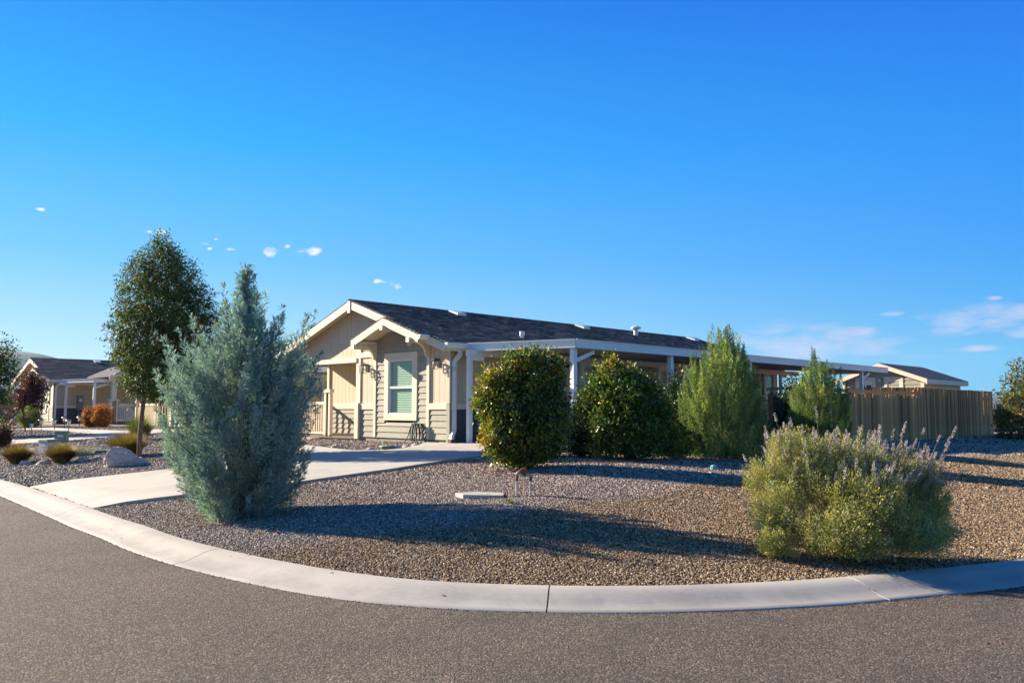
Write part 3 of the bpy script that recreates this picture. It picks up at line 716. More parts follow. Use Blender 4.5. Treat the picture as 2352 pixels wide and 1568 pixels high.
    MB().box(ev - .05, ev - .03, RU - .06, RU + .06, ZR - .36, ZR - .03).obj('peak_block', M['trim'], root)
    MB().box(ev, re, ul - .02, ul + .02, rz(ul) - .21, rz(ul) - .03).obj('eave_fascia', M['trim'], root)
    MB().box(ev, re, uh - .02, uh + .02, rz(uh) - .21, rz(uh) - .03).obj('eave_fascia', M['trim'], root)
    MB().box(ev + .03, 0, ul + .02, .02, 2.30, 2.32).obj('soffit', M['trim'], root)
    b = MB(); b.prism([(ev - .06, ul - .02, 2.44), (ev - .06, ul - .14, 2.46), (ev - .06, ul - .14, 2.42), (ev - .06, ul - .10, 2.34), (ev - .06, ul - .02, 2.33)], (.95, 0, 0)); b.obj('gutter', M['gutter'], root)
    if small_gable:
        g0 = -.65; ga = lambda u: 3.21 - .36 * abs(u - 1.86)
        b = MB()
        for a, c in ((.45, 1.86), (1.86, 3.25)):
            za, zc = ga(a), ga(c)
            b.add([(g0, a, za - .03), (g0, c, zc - .03), (.0, c, zc - .03), (.0, a, za - .03), (g0, a, za - .10), (g0, c, zc - .10), (.0, c, zc - .10), (.0, a, za - .10)],
                  [(0, 1, 2, 3), (7, 6, 5, 4), (0, 4, 5, 1), (1, 5, 6, 2), (2, 6, 7, 3), (3, 7, 4, 0)])
        b.obj('gable_deck', M['trim'], root)
        shingles(g0 - .02, ev - .01, .43, 1.86, ga, 'roof_shingles'); shingles(g0 - .02, .02, 3.27, 1.86, ga, 'roof_shingles')
        rake(g0 - .03, g0, .45, ga(.45), 1.86, ga(1.86), .19); rake(g0 - .03, g0, 3.25, ga(3.25), 1.86, ga(1.86), .19)
        MB().box(g0, 0, 3.21, 3.25, ga(3.25) - .2, ga(3.25) - .03).obj('eave_fascia', M['trim'], root)
        b = MB(); b.prism([(g0 - .03, .46, 2.66), (g0 - .03, .35, 2.68), (g0 - .03, .35, 2.64), (g0 - .03, .40, 2.56), (g0 - .03, .46, 2.55)], (.32, 0, 0)); b.obj('gutter', M['gutter'], root)
        for u in (.81, 1.5, 3.02):
            z = ga(u) - .13 - (.06 if u < 1 else 0)
            br = thing_part('knee_brace', root)
            b = MB().box(g0 + .06, -.03, u - .045, u + .045, z - .09, z); b.obj('arm', M['trim'], br)
            MB().box(-.09, -.03, u - .045, u + .045, z - .48, z - .09).obj('upright', M['trim'], br)
            b = MB(); pts = []
            for k in range(7):
                a = k / 6 * pi / 2; pts.append((-.09 - .33 * (1 - cos(a)), 0, z - .46 + .35 * sin(a)))
            for p, q in zip(pts, pts[1:]): b.bar((p[0], u, p[2]), (q[0], u, q[2]), .07, .075, up=(0, 1, 0))
            b.obj('curved_brace', M['trim'], br)
        for u, z in ((1.86, 2.93), (.78, 2.56), (3.08, 2.50)): MB().box(g0 - .09, -.0, u - .06, u + .06, z - .06, z + .06).obj('purlin_end', M['trim'], root)
    # roof vents
    for v in (3.1, 9.1, 16.4):
        z = rz(RU - .35); vt = thing_part('roof_vent', root)
        b = MB(); b.add([(v, RU - .62, rz(RU - .62) + .02), (v + .35, RU - .62, rz(RU - .62) + .02), (v + .35, RU - .2, rz(RU - .2) + .03), (v, RU - .2, rz(RU - .2) + .03), (v, RU - .62, rz(RU - .62) + .10), (v + .35, RU - .62, rz(RU - .62) + .10), (v + .35, RU - .2, rz(RU - .2) + .07), (v, RU - .2, rz(RU - .2) + .07)],
                        [(4, 5, 6, 7), (0, 1, 5, 4), (1, 2, 6, 5), (2, 3, 7, 6), (3, 0, 4, 7)]); b.obj('vent_hood', M['vent'], vt)
    if full:
        MB().tube([(3.52, .9, rz(.9) - .03), (3.52, .9, rz(.9) + .07), (3.52, .9, rz(.9) + .07), (3.52, .9, rz(.9) + .2)], [.045, .045, .075, .075], 10).obj('flue_pipe', M['white'], root)
        MB().tube([(12.0, 3.0, rz(3.0)), (12.0, 3.0, rz(3.0) + .26), (12.0, 3.0, rz(3) + .26), (12.0, 3, rz(3) + .33), (12.0, 3, rz(3) + .38)], [.09, .09, .19, .19, .05], 12).obj('flue_pipe', M['vent'], root)
        MB().tube([(15.9, .6, rz(.6)), (15.9, .6, rz(.6) + .25)], .03, 8).obj('flue_pipe', M['white'], root)
    # downspout with offset bends
    ds = [(.16, -.17, 2.36), (.16, -.17, 2.20), (.07, -.06, 2.02), (.07, -.06, 1.85), (.07, -.06, .34), (-.03, -.09, .18), (-.03, -.10, .02)]
    b = MB()
    for p, q in zip(ds, ds[1:]): 
        dd = (Vector(q) - Vector(p)).normalized() * .02; b.bar(Vector(p) - dd, Vector(q) + dd, .085, .085, up=(1, 0, 0))
    b.obj('downspout', M['gutter'], root)
    if full: MB().box(-.12, .04, -.16, -.05, -.01, .12).obj('downspout_boot', M['timber'], root)
    return root
def awning(label, C, th, slant=True, L1=20.75, outer=(1.24, 5.28, 9.6, 13.9, 18.33), inner=(.22, 4.55, 8.35, 12.6, 16.65), v0a=.35, group=None, ue=-3.0):
    r = thing('patio_cover', label, 'patio cover', (C[0], C[1], .7), pi / 2 - th, group)
    v0 = 1.19
    top = [(v0a, -.22), (v0, ue), (L1, ue), (L1, -.22)]
    MB().prism([(x, y, 2.40) for x, y in top], (0, 0, .05)).obj('roof_sheet', M['white'], r)
    k = v0a + .35; rb = MB()
    while k < L1:
        y0 = -.22 if k > v0 else -.22; y1 = ue if k > v0 else -.22 + (ue + .22) * (k - v0a) / (v0 - v0a)
        rb.box(k, k + .015, min(y0, y1), max(y0, y1), 2.355, 2.398); k += .3
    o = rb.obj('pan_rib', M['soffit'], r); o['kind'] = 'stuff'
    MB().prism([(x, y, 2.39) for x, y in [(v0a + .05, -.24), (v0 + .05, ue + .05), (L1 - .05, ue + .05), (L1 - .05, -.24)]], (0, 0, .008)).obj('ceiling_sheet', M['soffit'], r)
    for p, q in (((v0a, -.2), (v0, ue)), ((v0, ue), (L1, ue)), ((L1, ue), (L1, -.2))):
        MB().bar((*p, 2.375), (*q, 2.375), .05, .21).bar((*p, 2.47), (*q, 2.47), .09, .025).bar((*p, 2.28), (*q, 2.28), .09, .02).obj('fascia', M['white'], r)
    MB().box(.15, L1 - 2.6, -.52, -.38, 2.15, 2.30).obj('beam', M['white'], r)
    pr = None
    for v in inner:
        MB().box(v - .06, v + .06, -.50, -.40, 0.015, 2.15).obj('post', M['white'], r, bev=.004)
        MB().box(v - .05, v + .45, -.49, -.41, 2.04, 2.149).obj('post_bracket', M['white'], r)
    for i, v in enumerate(outer):
        MB().box(v - .065, v + .065, ue + .05, ue + .17, .015, 2.27).obj('post', M['white'], r, bev=.004)
        if i in (0, len(outer) - 1): MB().bar((v + .05, ue + .11, 1.98), (v + .75, ue + .11, 2.22), .07, .09).obj('brace', M['white'], r)
    return r
H1 = house('large beige house with dark roof and grey window bay in the centre', C1, TH)
A1 = awning('long white patio cover on slim posts along the side of the central house', C1, TH)
H2 = house('beige neighbouring house with dark roof behind the red leaved tree, leftmost', (-26, 47), radians(46), full=False, porch=False)
A2 = awning('white patio cover on the side of the leftmost house', (-26, 47), radians(46), L1=8.5, outer=(1.24, 7.8), inner=(.5, 6.5))
H3 = house('beige house mostly hidden behind the blue cypress and green tree', (-11.56, 32.25), TH, full=False, small_gable=False)
A3 = awning('white patio cover glimpsed between the blue cypress and the porch', (-11.56, 32.25), TH)

# extras on the leftmost house: porch gable, meter, siding wall
def porch_gable(root):
    g = thing_part('porch', root)
    v0, v1, ue, um = 2.0, 5.6, -3.3, -.4; vm = (v0 + v1) / 2; zf = lambda v: 3.38 - .36 * abs(v - vm)
    b = MB()
    for a, c in ((v0 - .25, vm), (vm, v1 + .25)): b.add([(a, ue - .3, zf(a)), (c, ue - .3, zf(c)), (c, 2.0, zf(c)), (a, 2.0, zf(a)), (a, ue - .3, zf(a) - .08), (c, ue - .3, zf(c) - .08), (c, 2, zf(c) - .08), (a, 2, zf(a) - .08)],
        [(0, 1, 2, 3), (7, 6, 5, 4), (0, 4, 5, 1), (1, 5, 6, 2), (3, 7, 4, 0)])
    b.obj('porch_roof', M['shingle'], g)
    for a, c in ((v0 - .25, vm), (v1 + .25, vm)):
        MB().add([(a, ue - .34, zf(a) + .01), (c, ue - .34, zf(c) + .01), (c, ue - .34, zf(c) - .2), (a, ue - .34, zf(a) - .2), (a, ue - .3, zf(a) + .01), (c, ue - .3, zf(c) + .01), (c, ue - .3, zf(c) - .2), (a, ue - .3, zf(a) - .2)],
                 [(0, 1, 2, 3), (7, 6, 5, 4), (0, 4, 5, 1), (1, 5, 6, 2), (2, 6, 7, 3), (3, 7, 4, 0)]).obj('rake_board', M['trim'], g)
    MB().prism([(v0, ue, 2.55), (v1, ue, 2.55), (v1, ue, zf(v1) - .1), (vm, ue, zf(vm) - .1), (v0, ue, zf(v0) - .1)], (0, .08, 0)).obj('gable_panel', M['panel'], g)
    MB().box(v0 - .1, v1 + .1, ue - .06, ue + .12, 2.36, 2.56).obj('porch_beam', M['trim'], g)
    for v in (v0 + .15, v1 - .15):
        c = thing_part('porch_column', g); c.location = (v, ue + .1, .05)
        MB().box(-.13, .13, -.13, .13, 1.3, 2.32).obj('shaft', M['trim'], c, bev=.006); MB().box(-.25, .25, -.22, .22, 1.2, 1.3).obj('plinth_cap', M['trim'], c, bev=.006)
        MB().box(-.2, -.11, -.18, .18, 0, 1.2).box(.11, .2, -.18, .18, 0, 1.2).obj('plinth_board', M['trim'], c)
    MB().box(v0, v1, ue, 0, -.1, .1).obj('porch_deck', M['deck'], g)
    b = MB().box(v0 + .4, v0 + 1.25, ue + .02, ue + .1, 1.0, 1.1); b.obj('top_rail', M['trim'], g); MB().box(v0 + .4, v0 + 1.25, ue + .02, ue + .1, .12, .26).obj('bottom_rail', M['trim'], g)
    for k in range(9): MB().box(v0 + .43 + .095 * k, v0 + .49 + .095 * k, ue + .04, ue + .07, .25, 1.0).obj('baluster', M['trim'], g)
    for a in (v0 + 1.4, v0 + 1.75): MB().box(a - .06, a + .06, ue - .02, ue + .14, .1, 1.32).obj('newel_board', M['trim'], g)
    MB().box(v0 + 1.32, v0 + 1.83, ue - .04, ue + .16, 1.3, 1.38).obj('newel_cap', M['trim'], g)
porch_gable(H2)
mt_ = thing_part('electric_meter', H2)
MB().box(1.2, 1.52, -.14, .0, .75, 1.62).obj('cabinet', M['meter'], mt_); MB().tube([(1.36, -.14, 1.3), (1.36, -.22, 1.3)], .09, 12).obj('meter_dial', M['lens'], mt_)
MB().tube([(1.3, -.06, -.02), (1.3, -.06, .75)], .035, 8).obj('conduit', M['meter'], mt_)
# box-like siding wing of that house right of the tree belongs to the third house (front wall seen past the trunk)

# ------------------------------------------------------------------ fence
def fence(label, segs):
    r = thing('wooden_fence', label, 'fence', (0, 0, 0))
    W_ = .140; protos = {}
    for (x0, y0), (x1, y1), ztop, ztop2 in segs:
        Ls = sqrt((x1 - x0) ** 2 + (y1 - y0) ** 2); a = atan2(y1 - y0, x1 - x0); n = int(Ls / (W_ + .0015))
        for i in range(n):
            t = (i + .5) / n; x = x0 + (x1 - x0) * t; y = y0 + (y1 - y0) * t; zt = ztop + (ztop2 - ztop) * t
            zb = float(tz(x, y)) - .06
            if 'p' not in protos:
                b = MB(); h = 1.0; w2 = W_ / 2; cc = .012
                b.prism([(-w2, 0, 0), (w2, 0, 0), (w2, 0, h - .010), (w2 - cc, 0, h), (-w2 + cc, 0, h), (-w2, 0, h - .010)], (0, .018, 0))
                o = b.obj('picket', M['fence'], r); protos['p'] = o
            else: o = inst(protos['p'])
            o.location = (x + random.uniform(-.002, .002), y + random.uniform(-.003, .003), zb); o.rotation_euler = (random.uniform(-.006, .006), random.uniform(-.006, .006), a)
            o.scale = (1, 1, zt - zb + random.uniform(-.006, .005))
        dx, dy = (x1 - x0) / Ls, (y1 - y0) / Ls; nx_, ny_ = -dy, dx
        for hz in (.3, 1.45):
            z = float(tz((x0 + x1) / 2, (y0 + y1) / 2)) + hz
            MB().bar((x0 + nx_ * .045, y0 + ny_ * .045, z), (x1 + nx_ * .045, y1 + ny_ * .045, z), .04, .09).obj('rail', M['fence'], r)
        k = 0
        while k <= Ls:
            px, py = x0 + dx * k + nx_ * .11, y0 + dy * k + ny_ * .11; zb = float(tz(px, py)); MB().box(px - .045, px + .045, py - .045, py + .045, zb - .1, min(ztop, ztop2) - .08).obj('post', M['fence'], r); k += 2.4
    return r
a, b, c = huv(7.6, -6), huv(14.94, -6), huv(23.6, -6)
fence('lower run of weathered board fence behind the upright green shrubs', [(a, b, 1.985, 1.975)])
fence('higher end run of weathered board fence with free corner at right', [(b, c, 2.245, 2.235)])
fence('dark shaded back fence seen over the lower fence run', [((17.45, 34.9), c, 2.2, 2.2), ((14.6, 36.0), (17.45, 34.9), 2.46, 2.44)])
fence('short shaded fence return between the two upright shrubs', [(a, huv(9.4, -3.6), 2.0, 2.0)])

# ------------------------------------------------------------------ shed
def shed():
    C = (18.92, 38.0); zb = .45
    r = thing('garden_shed', 'small grey sided shed with cream trim behind the high fence', 'shed', (*C, zb), pi / 2 - TH)
    Wd, Ln, wall = 3.7, 5.5, 2.42; SL = .37; RU = Wd / 2; top = wall + SL * RU + .12; zr = lambda u: top - SL * abs(u - RU)
    FR = ('front', 0.0); SD = ('side', 0.0)
    MB().box(.06, Ln, .06, Wd - .06, -.1, wall).obj('inner_wall', M['darkroom'], r)
    laps(r, FR, .02, Wd - .02, 0, wall + .0, M['lap'], h=.2)
    def cl(z, a_, b_): d = (top - .12 - z) / SL; return max(a_, RU - d), min(b_, RU + d)
    laps(r, FR, .02, Wd - .02, wall, top - .12, M['lap'], h=.2, clip=cl)
    trim(r, FR, -.03, .12, -.1, wall - .02); trim(r, FR, Wd - .12, Wd + .03, -.1, wall - .02)
    panels(r, SD, .02, Ln, -.1, wall, M['panel']); trim(r, SD, .0, .1, -.1, wall, n=.03); WB(('left', Wd)).sb(0, Ln, -.05, 0, 0, wall).obj('side_wall', M['panel'], r)
    WB(('back', Ln)).sb(0, Wd, -.05, 0, 0, wall).obj('rear_wall', M['panel'], r)
    w_ = window(r, FR, 1.02, 1.62, 1.3, 2.38, cas=.13, ctop=.2, cbot=.12, blind=False)
    d = thing_part('door', r)
    WB(FR).sb(2.15, 3.1, .0, .05, 2.42, 2.58).obj('casing', M['trim'], d)
    for q in ((2.15, 2.3), (2.95, 3.1)): WB(FR).sb(*q, 0, .05, 0, 2.42).obj('casing', M['trim'], d)
    WB(FR).sb(2.3, 2.95, -.02, .032, 0, 2.42).obj('door_leaf', M['white'], d); 
    for q in ((2.36, 2.58), (2.66, 2.88)): WB(FR).sb(*q, .02, .037, 1.6, 2.2).obj('pane', M['darkroom'], d)
    lt = thing_part('wall_lantern', r); lt.location = (0, 1.95, 2.35); MB().tube([(-.06, 0, .0), (-.06, 0, .10), (-.10, 0, .12)], .06, 8).obj('lantern_cap', M['vent'], lt)
    e = -.4; re = Ln + .3; b = MB()
    for p, q in ((-.28, RU), (RU, Wd + .28)):
        b.add([(e, p, zr(p) + .02), (e, q, zr(q) + .02), (re, q, zr(q) + .02), (re, p, zr(p) + .02), (e, p, zr(p) - .06), (e, q, zr(q) - .06), (re, q, zr(q) - .06), (re, p, zr(p) - .06)], [(0, 1, 2, 3), (7, 6, 5, 4), (0, 4, 5, 1), (1, 5, 6, 2), (2, 6, 7, 3), (3, 7, 4, 0)])
    b.obj('roof', M['shingle'], r)
    for p in (-.28, Wd + .28):
        MB().add([(e - .03, p, zr(p)), (e - .03, RU, top), (e - .03, RU, top - .2), (e - .03, p, zr(p) - .2), (e, p, zr(p)), (e, RU, top), (e, RU, top - .2), (e, p, zr(p) - .2)], [(0, 1, 2, 3), (7, 6, 5, 4), (0, 4, 5, 1), (1, 5, 6, 2), (2, 6, 7, 3), (3, 7, 4, 0)]).obj('rake_board', M['trim'], r)
    MB().box(e, re, -.30, -.27, zr(-.28) - .22, zr(-.28)).obj('eave_fascia', M['trim'], r); MB().box(e, re, -.27, 0, zr(-.28) - .22, zr(-.28) - .2).obj('soffit', M['trim'], r)
shed()
# far blue building
bb = thing('blue_building', 'blue walled low building far away at the left edge', 'building', (-47.5, 72, .2), radians(20))
MB().box(-6, 6, -4, 4, 0, 3.0).obj('wall', M['bluewall'], bb)
MB().add([(-6.4, -4.4, 2.95), (6.4, -4.4, 2.95), (6.4, 4.4, 2.95), (-6.4, 4.4, 2.95), (-6.4, 0, 4.5), (6.4, 0, 4.5)], [(0, 1, 5, 4), (2, 3, 4, 5), (0, 4, 3), (1, 2, 5), (3, 2, 1, 0)]).obj('roof', M['vent'], bb)
w_ = thing_part('window', bb); MB().box(-2, -1, -4.03, -4.0, 1, 2.1).obj('pane', M['darkroom'], w_); MB().box(-2.1, -.9, -4.02, -3.99, .9, 2.2).obj('frame', M['white'], w_)

# ------------------------------------------------------------------ vegetation
def unit(v): return v / np.maximum(np.linalg.norm(v, axis=-1, keepdims=True), 1e-9)
def rdir(n): return unit(rng.normal(size=(n, 3)))
def slivers(P, D, Ln, Wd, fold=.0, at=.42):
    n = len(P); s = unit(np.cross(D, rdir(n))); up = np.cross(s, D)
    Ln = np.broadcast_to(np.asarray(Ln, float), (n,))[:, None]; Wd = np.broadcast_to(np.asarray(Wd, float), (n,))[:, None]
    m = P + D * Ln * at + up * Wd * fold
    V = np.stack([P, m + s * Wd / 2, P + D * Ln, m - s * Wd / 2], 1).reshape(-1, 3)
    return V
def leafobj(name, V, col, m, parent, jitter=.12):
    n = len(V) // 4; Qd = np.arange(n * 4).reshape(n, 4)
    if col.shape[0] == n: col = np.repeat(col, 4, 0)
    return link(name, mesh_np(name, V, Qd, None, np.clip(col, 0.003, .9)), m, parent)
def tint(n, cols, w_=None, var=.15):
    cols = np.array(cols); k = rng.choice(len(cols), n, p=w_); c = cols[k] * (1 + rng.normal(0, var, (n, 1))); return c
def prof_sample(n, prof, depth=1.0, shell=.35, lump=.085):
    """points within a lopsided solid of revolution. prof rows: (z, left, right) metres"""
    pr = np.array(prof, float); o = np.argsort(pr[:, 0]); pr = pr[o]
    zz = np.linspace(pr[0, 0], pr[-1, 0], 200); l = np.interp(zz, pr[:, 0], pr[:, 1]); r = np.interp(zz, pr[:, 0], pr[:, 2])
    wt = (np.maximum(r - l, .01)) ** 1.5; wt /= wt.sum(); z = rng.choice(zz, n, p=wt) + rng.uniform(-.5, .5, n) * (zz[1] - zz[0])
    L_ = np.interp(z, pr[:, 0], pr[:, 1]); R_ = np.interp(z, pr[:, 0], pr[:, 2]); c = (L_ + R_) / 2; h = (R_ - L_) / 2
    a = rng.uniform(0, 2 * pi, n); q = rng.random(n) ** shell
    ph = rng.uniform(0, 6.28, 6); zn = (z - pr[0, 0]) / (pr[-1, 0] - pr[0, 0])
    h = h * (1 + lump * (np.sin(a * 3 + zn * 7 + ph[0]) * .6 + np.sin(a * 5 - zn * 13 + ph[1]) * .5 + np.sin(a * 8 + zn * 21 + ph[2]) * .4))
    return np.stack([c + h * q * np.cos(a), h * depth * q * np.sin(a), z], 1), q, a, c
def lobe_sample(n, lobes, xc, y0, ppm, shell=.3):
    """points in a union of ellipsoid mounds; lobes: (centre x, centre y, half width, half height, depth offset m)"""
    A = np.array([((l[0] - xc) / ppm, l[4], (y0 - l[1]) / ppm, l[2] / ppm, l[2] / ppm * (l[5] if len(l) > 5 else .9), l[3] / ppm) for l in lobes])
    wt = (A[:, 3] * A[:, 5]); wt = wt / wt.sum(); T = []; O = []; Qs = []
    while len(T) < n:
        k = rng.choice(len(A), p=wt); d = rdir(1)[0]; q = rng.random() ** shell; c = A[k, :3]; h = A[k, 3:]
        bmp = 1 + .10 * math.sin(d[0] * 7 + k * 2.1) * math.sin(d[2] * 6 + k) + .06 * math.sin(d[1] * 11 + k)
        p = c + d * h * q * bmp
        if p[2] < .03: continue
        ins = (((p - A[:, :3]) / A[:, 3:]) ** 2).sum(1); ins[k] = 9
        if ins.min() < .42 and rng.random() < .85: continue
        T.append(p); O.append(unit((d / h)[None])[0]); Qs.append(q)
    return np.array(T), np.array(Qs), np.array(O)
def stems(name, base, tips, r0, parent, m=None, wob=.06):
    b = MB()
    for t in tips:
        p0 = Vector(base); p1 = Vector(t); mid = p0.lerp(p1, .45); mid.z += (p1.z - p0.z) * .02; mid.x = p0.x + (p1.x - p0.x) * .3; mid.y = p0.y + (p1.y - p0.y) * .3
        pts = [p0, p0.lerp(mid, .5) + Vector((random.uniform(-wob, wob), random.uniform(-wob, wob), 0)) * .4, mid, mid.lerp(p1, .5), p1]
        b.tube(pts, [r0, r0 * .8, r0 * .6, r0 * .35, r0 * .12], 5, cap=False)
    return b.obj(name, m or M['bark'], parent, smooth=True)
def pxm(rows, xc, y0, ppm): return [((y0 - y) / ppm, (a - xc) / ppm, (b - xc) / ppm) for y, a, b in rows]

# --- blue cypress
def cypress():
    X0, Y0 = -3.50, 10.92; z0 = float(tz(X0, Y0)); r = thing('blue_cypress', 'large blue grey conifer with feathery upright branches beside the driveway', 'shrub', (X0, Y0, z0))
    ppm = 1898 / 10.92
    rows = [(1186, 520, 600), (1165, 475, 640), (1140, 440, 665), (1100, 418, 690), (1050, 400, 705), (1000, 375, 715), (950, 372, 722), (900, 372, 722), (860, 382, 712), (830, 398, 700), (805, 418, 682), (780, 446, 656), (750, 480, 630), (720, 500, 605), (690, 520, 586), (665, 534, 572)]
    prof = pxm(rows, 560, 1186, ppm)
    spikes = [(375, 787), (434, 731), (507, 664), (551, 612), (586, 674), (632, 705), (684, 722), (707, 718), (736, 815), (660, 760), (470, 760), (402, 830), (610, 735), (572, 672), (528, 708)]
    base = np.array([0, 0, .05]); PL = []      # plumes: tip, dir, length, radius
    for k, (x, y) in enumerate(spikes):
        tip = np.array([(x - 560) / ppm, rng.uniform(-.35, .25) * (0 if k == 3 else 1), (1186 - y) / ppm])
        d0 = unit((tip - np.array([tip[0] * .5, tip[1] * .5, 0]) + np.array([0, 0, .3]))[None])[0]
        d0 = unit((np.array([tip[0] * .45, tip[1] * .45, 1.35]))[None])[0]
        PL.append((tip, d0, 1.7 if k != 3 else 1.5, .17 if k != 3 else .20))
        if k == 3:
            for zz in np.arange(.15, 1.3, .09):
                for s_ in (-1, 1, 0):
                    q = tip - np.array([0, 0, zz]) ; ang = rng.uniform(0, 6.28) if s_ == 0 else (0 if s_ > 0 else pi)
                    rr = .10 + .34 * zz * rng.uniform(.6, 1.1); t2 = q + np.array([cos(ang) * rr * .6, sin(ang) * rr * .6, .13])
                    PL.append((t2, unit(np.array([[cos(ang) * .75, sin(ang) * .75, .9]]))[0], .34 + .25 * zz, .085))
    T, q, a, c = prof_sample(360, prof, .95, .26, .13)
    for t, qq in zip(T, q):
        hh = t[2] / 3.0; out = np.array([t[0], t[1], 0]); on = np.linalg.norm(out) + 1e-6; out = out / on
        lean = .30 + .75 * qq * (1 - .55 * hh); d0 = unit(np.array([[out[0] * lean, out[1] * lean, 1.0]]) + rng.normal(0, .13, (1, 3)))[0]
        PL.append((t + d0 * rng.uniform(-.05, .16), d0, rng.uniform(.5, .95), rng.uniform(.11, .17)))
    T2, q2, a2, c2_ = prof_sample(46, prof, .95, .02, .05)
    for t, aa in zip(T2, a2):
        if t[2] < .5: continue
        d0 = unit(np.array([[cos(aa) * .42, sin(aa) * .42, 1.0]]))[0]; PL.append((t + d0 * rng.uniform(.12, .34), d0, 1.15, .14))
    VV = []; CC = []
    for tip, d, ln, rad in PL:
        nt = int(ln * 70 * (rad / .12) ** .7); t = rng.random(nt) ** .8; ax = tip - d * (ln * t)[:, None]
        rr = unit(np.cross(rdir(nt), d)); fr = rad * (t ** .75) * rng.uniform(.45, 1, nt)
        # twig: base on axis, points up & out ; needles along twig
        td = unit(d + rr * .75); nn = 7; tl = fr * 1.35 + .03
        tt = rng.random((nt, nn)); Pn = ax[:, None, :] + td[:, None, :] * (tl[:, None] * tt)[..., None]
        Dn = unit(td[:, None, :] + rng.normal(0, .36, (nt, nn, 3))); Pn = Pn.reshape(-1, 3); Dn = Dn.reshape(-1, 3)
        VV.append(slivers(Pn, Dn, rng.uniform(.035, .075, len(Pn)), rng.uniform(.007, .013, len(Pn))))
        base_c = np.array([.255, .38, .375]) * rng.uniform(.66, 1.25) + np.array([.03, .02, -.04]) * rng.uniform(-.3, 1)
        col = base_c * (1 + rng.normal(0, .16, (len(Pn), 1))); g = rng.random(len(Pn)) < .12; col[g] = col[g] * np.array([1.15, 1.0, .62]); CC.append(col)
    leafobj('foliage', np.concatenate(VV), np.concatenate(CC), M['needle'], r)
    tips = [tuple(np.array(p[0]) - np.array(p[1]) * .15) for p in PL[:len(spikes)]] + [tuple(t) for t in T[::22]]
    stems('branches', (0, 0, -.05), tips, .035, r)
    MB().tube([(0, 0, -.1), (.01, 0, .5), (-.02, 0, 1.6), (-.04, 0, 3.2)], [.07, .06, .035, .008], 8).obj('trunk', M['bark'], r, smooth=True)
cypress()

# --- glossy broadleaf shrubs
def broadleaf(label, pos, prof, nclump, gold, group, leaf=.068, depth=.95, cols=None, per=26, clump_r=.13, mat_='glossleaf', name='leafy_shrub', cat='shrub', shell=.32, lobes=None, lx=None, droop=.0, gold_fn=None, lw=.5, goldcol=(.42, .29, .03), base_lift=.1, trunk=None, sprigs=60):
    X0, Y0 = pos; z0 = float(tz(X0, Y0)); r = thing(name, label, cat, (X0, Y0, z0), 0, group)
    if lobes:
        T, q, O = lobe_sample(nclump, lobes, *lx); a = np.arctan2(O[:, 1], O[:, 0]); pr = np.array([(0, T[:, 0].min(), T[:, 0].max()), (T[:, 2].max(), -.1, .1)])
    else:
        T, q, a, c = prof_sample(nclump, prof, depth, shell, .13); pr = np.array(prof)
    ns = sprigs; zt = pr[:, 0].max()
    # free sprigs poking out of the outline
    ii = rng.choice(np.where(q > .8)[0], ns); ex = T[ii] + np.stack([np.cos(a[ii]) * .05, np.sin(a[ii]) * .05, rng.uniform(.04, .2, ns)], 1); T = np.vstack([T, ex])
    ctr = np.array([np.mean(pr[:, 1] + pr[:, 2]) / 2, 0, zt * .45])
    out = unit(T - ctr); n = len(T)
    if lobes: out[:nclump] = O
    Dg = unit(out * .6 + np.array([0, 0, .75]) + rng.normal(0, .35, (n, 3)))
    k = per; st = rng.uniform(-1, 1, (n, k)); sl = clump_r * 1.25
    P = T[:, None, :] + Dg[:, None, :] * (st * sl)[..., None] + rng.normal(0, clump_r * .42, (n, k, 3))
    D = unit(Dg[:, None, :] * (.55 - droop) + rng.normal(0, .62, (n, k, 3)) + np.array([0, 0, .1 - droop])); P = P.reshape(-1, 3); D = D.reshape(-1, 3)
    keep = P[:, 2] > .03; P = P[keep]; D = D[keep]
    Ln = leaf * rng.uniform(.65, 1.25, len(P)); V = slivers(P, D, Ln, Ln * lw, fold=.22)
    cols = cols or [(.06, .105, .02), (.095, .15, .022), (.045, .08, .02), (.15, .21, .03)]
    cc = np.repeat(tint(n, cols, None, .12)[:, None, :], k, 1).reshape(-1, 3)[keep] * (1 + rng.normal(0, .22, (len(P), 1)))
    g = gold_fn(T, zt) if gold_fn is not None else (rng.random(n) < gold)
    gg = np.repeat(g[:, None], k, 1).reshape(-1)[keep] & (rng.random(len(P)) < .8)
    gc = tint(len(P), [goldcol, (.30, .28, .035), (.45, .22, .05)], [.5, .35, .15], .2); cc[gg] = gc[gg]
    leafobj('foliage', V, cc, M[mat_], r)
    if trunk: MB().tube(*trunk).obj('trunk', M['bark'], r, smooth=True)
    else: stems('stems', (0, 0, -.05), [tuple(t * .92) for t in T[rng.choice(n, 34)]], .016, r)
    return r
ppm = 1898 / 14.0
rows = [(1082, 1175, 1240), (1065, 1150, 1262), (1040, 1128, 1285), (1000, 1116, 1300), (960, 1110, 1306), (920, 1110, 1308), (890, 1116, 1304), (870, 1135, 1298), (850, 1162, 1288), (835, 1180, 1268), (822, 1190, 1240)]
def gold1(T, zt): 
    s = (T[:, 0] < -.45) * .55 + (T[:, 2] > zt * .82) * .42 + .05
    s = s * (.35 + (np.sin(T[:, 2] * 6 + T[:, 1] * 5) > 0)); return rng.random(len(T)) < s
SG = 'clipped glossy shrubs in front of the house'
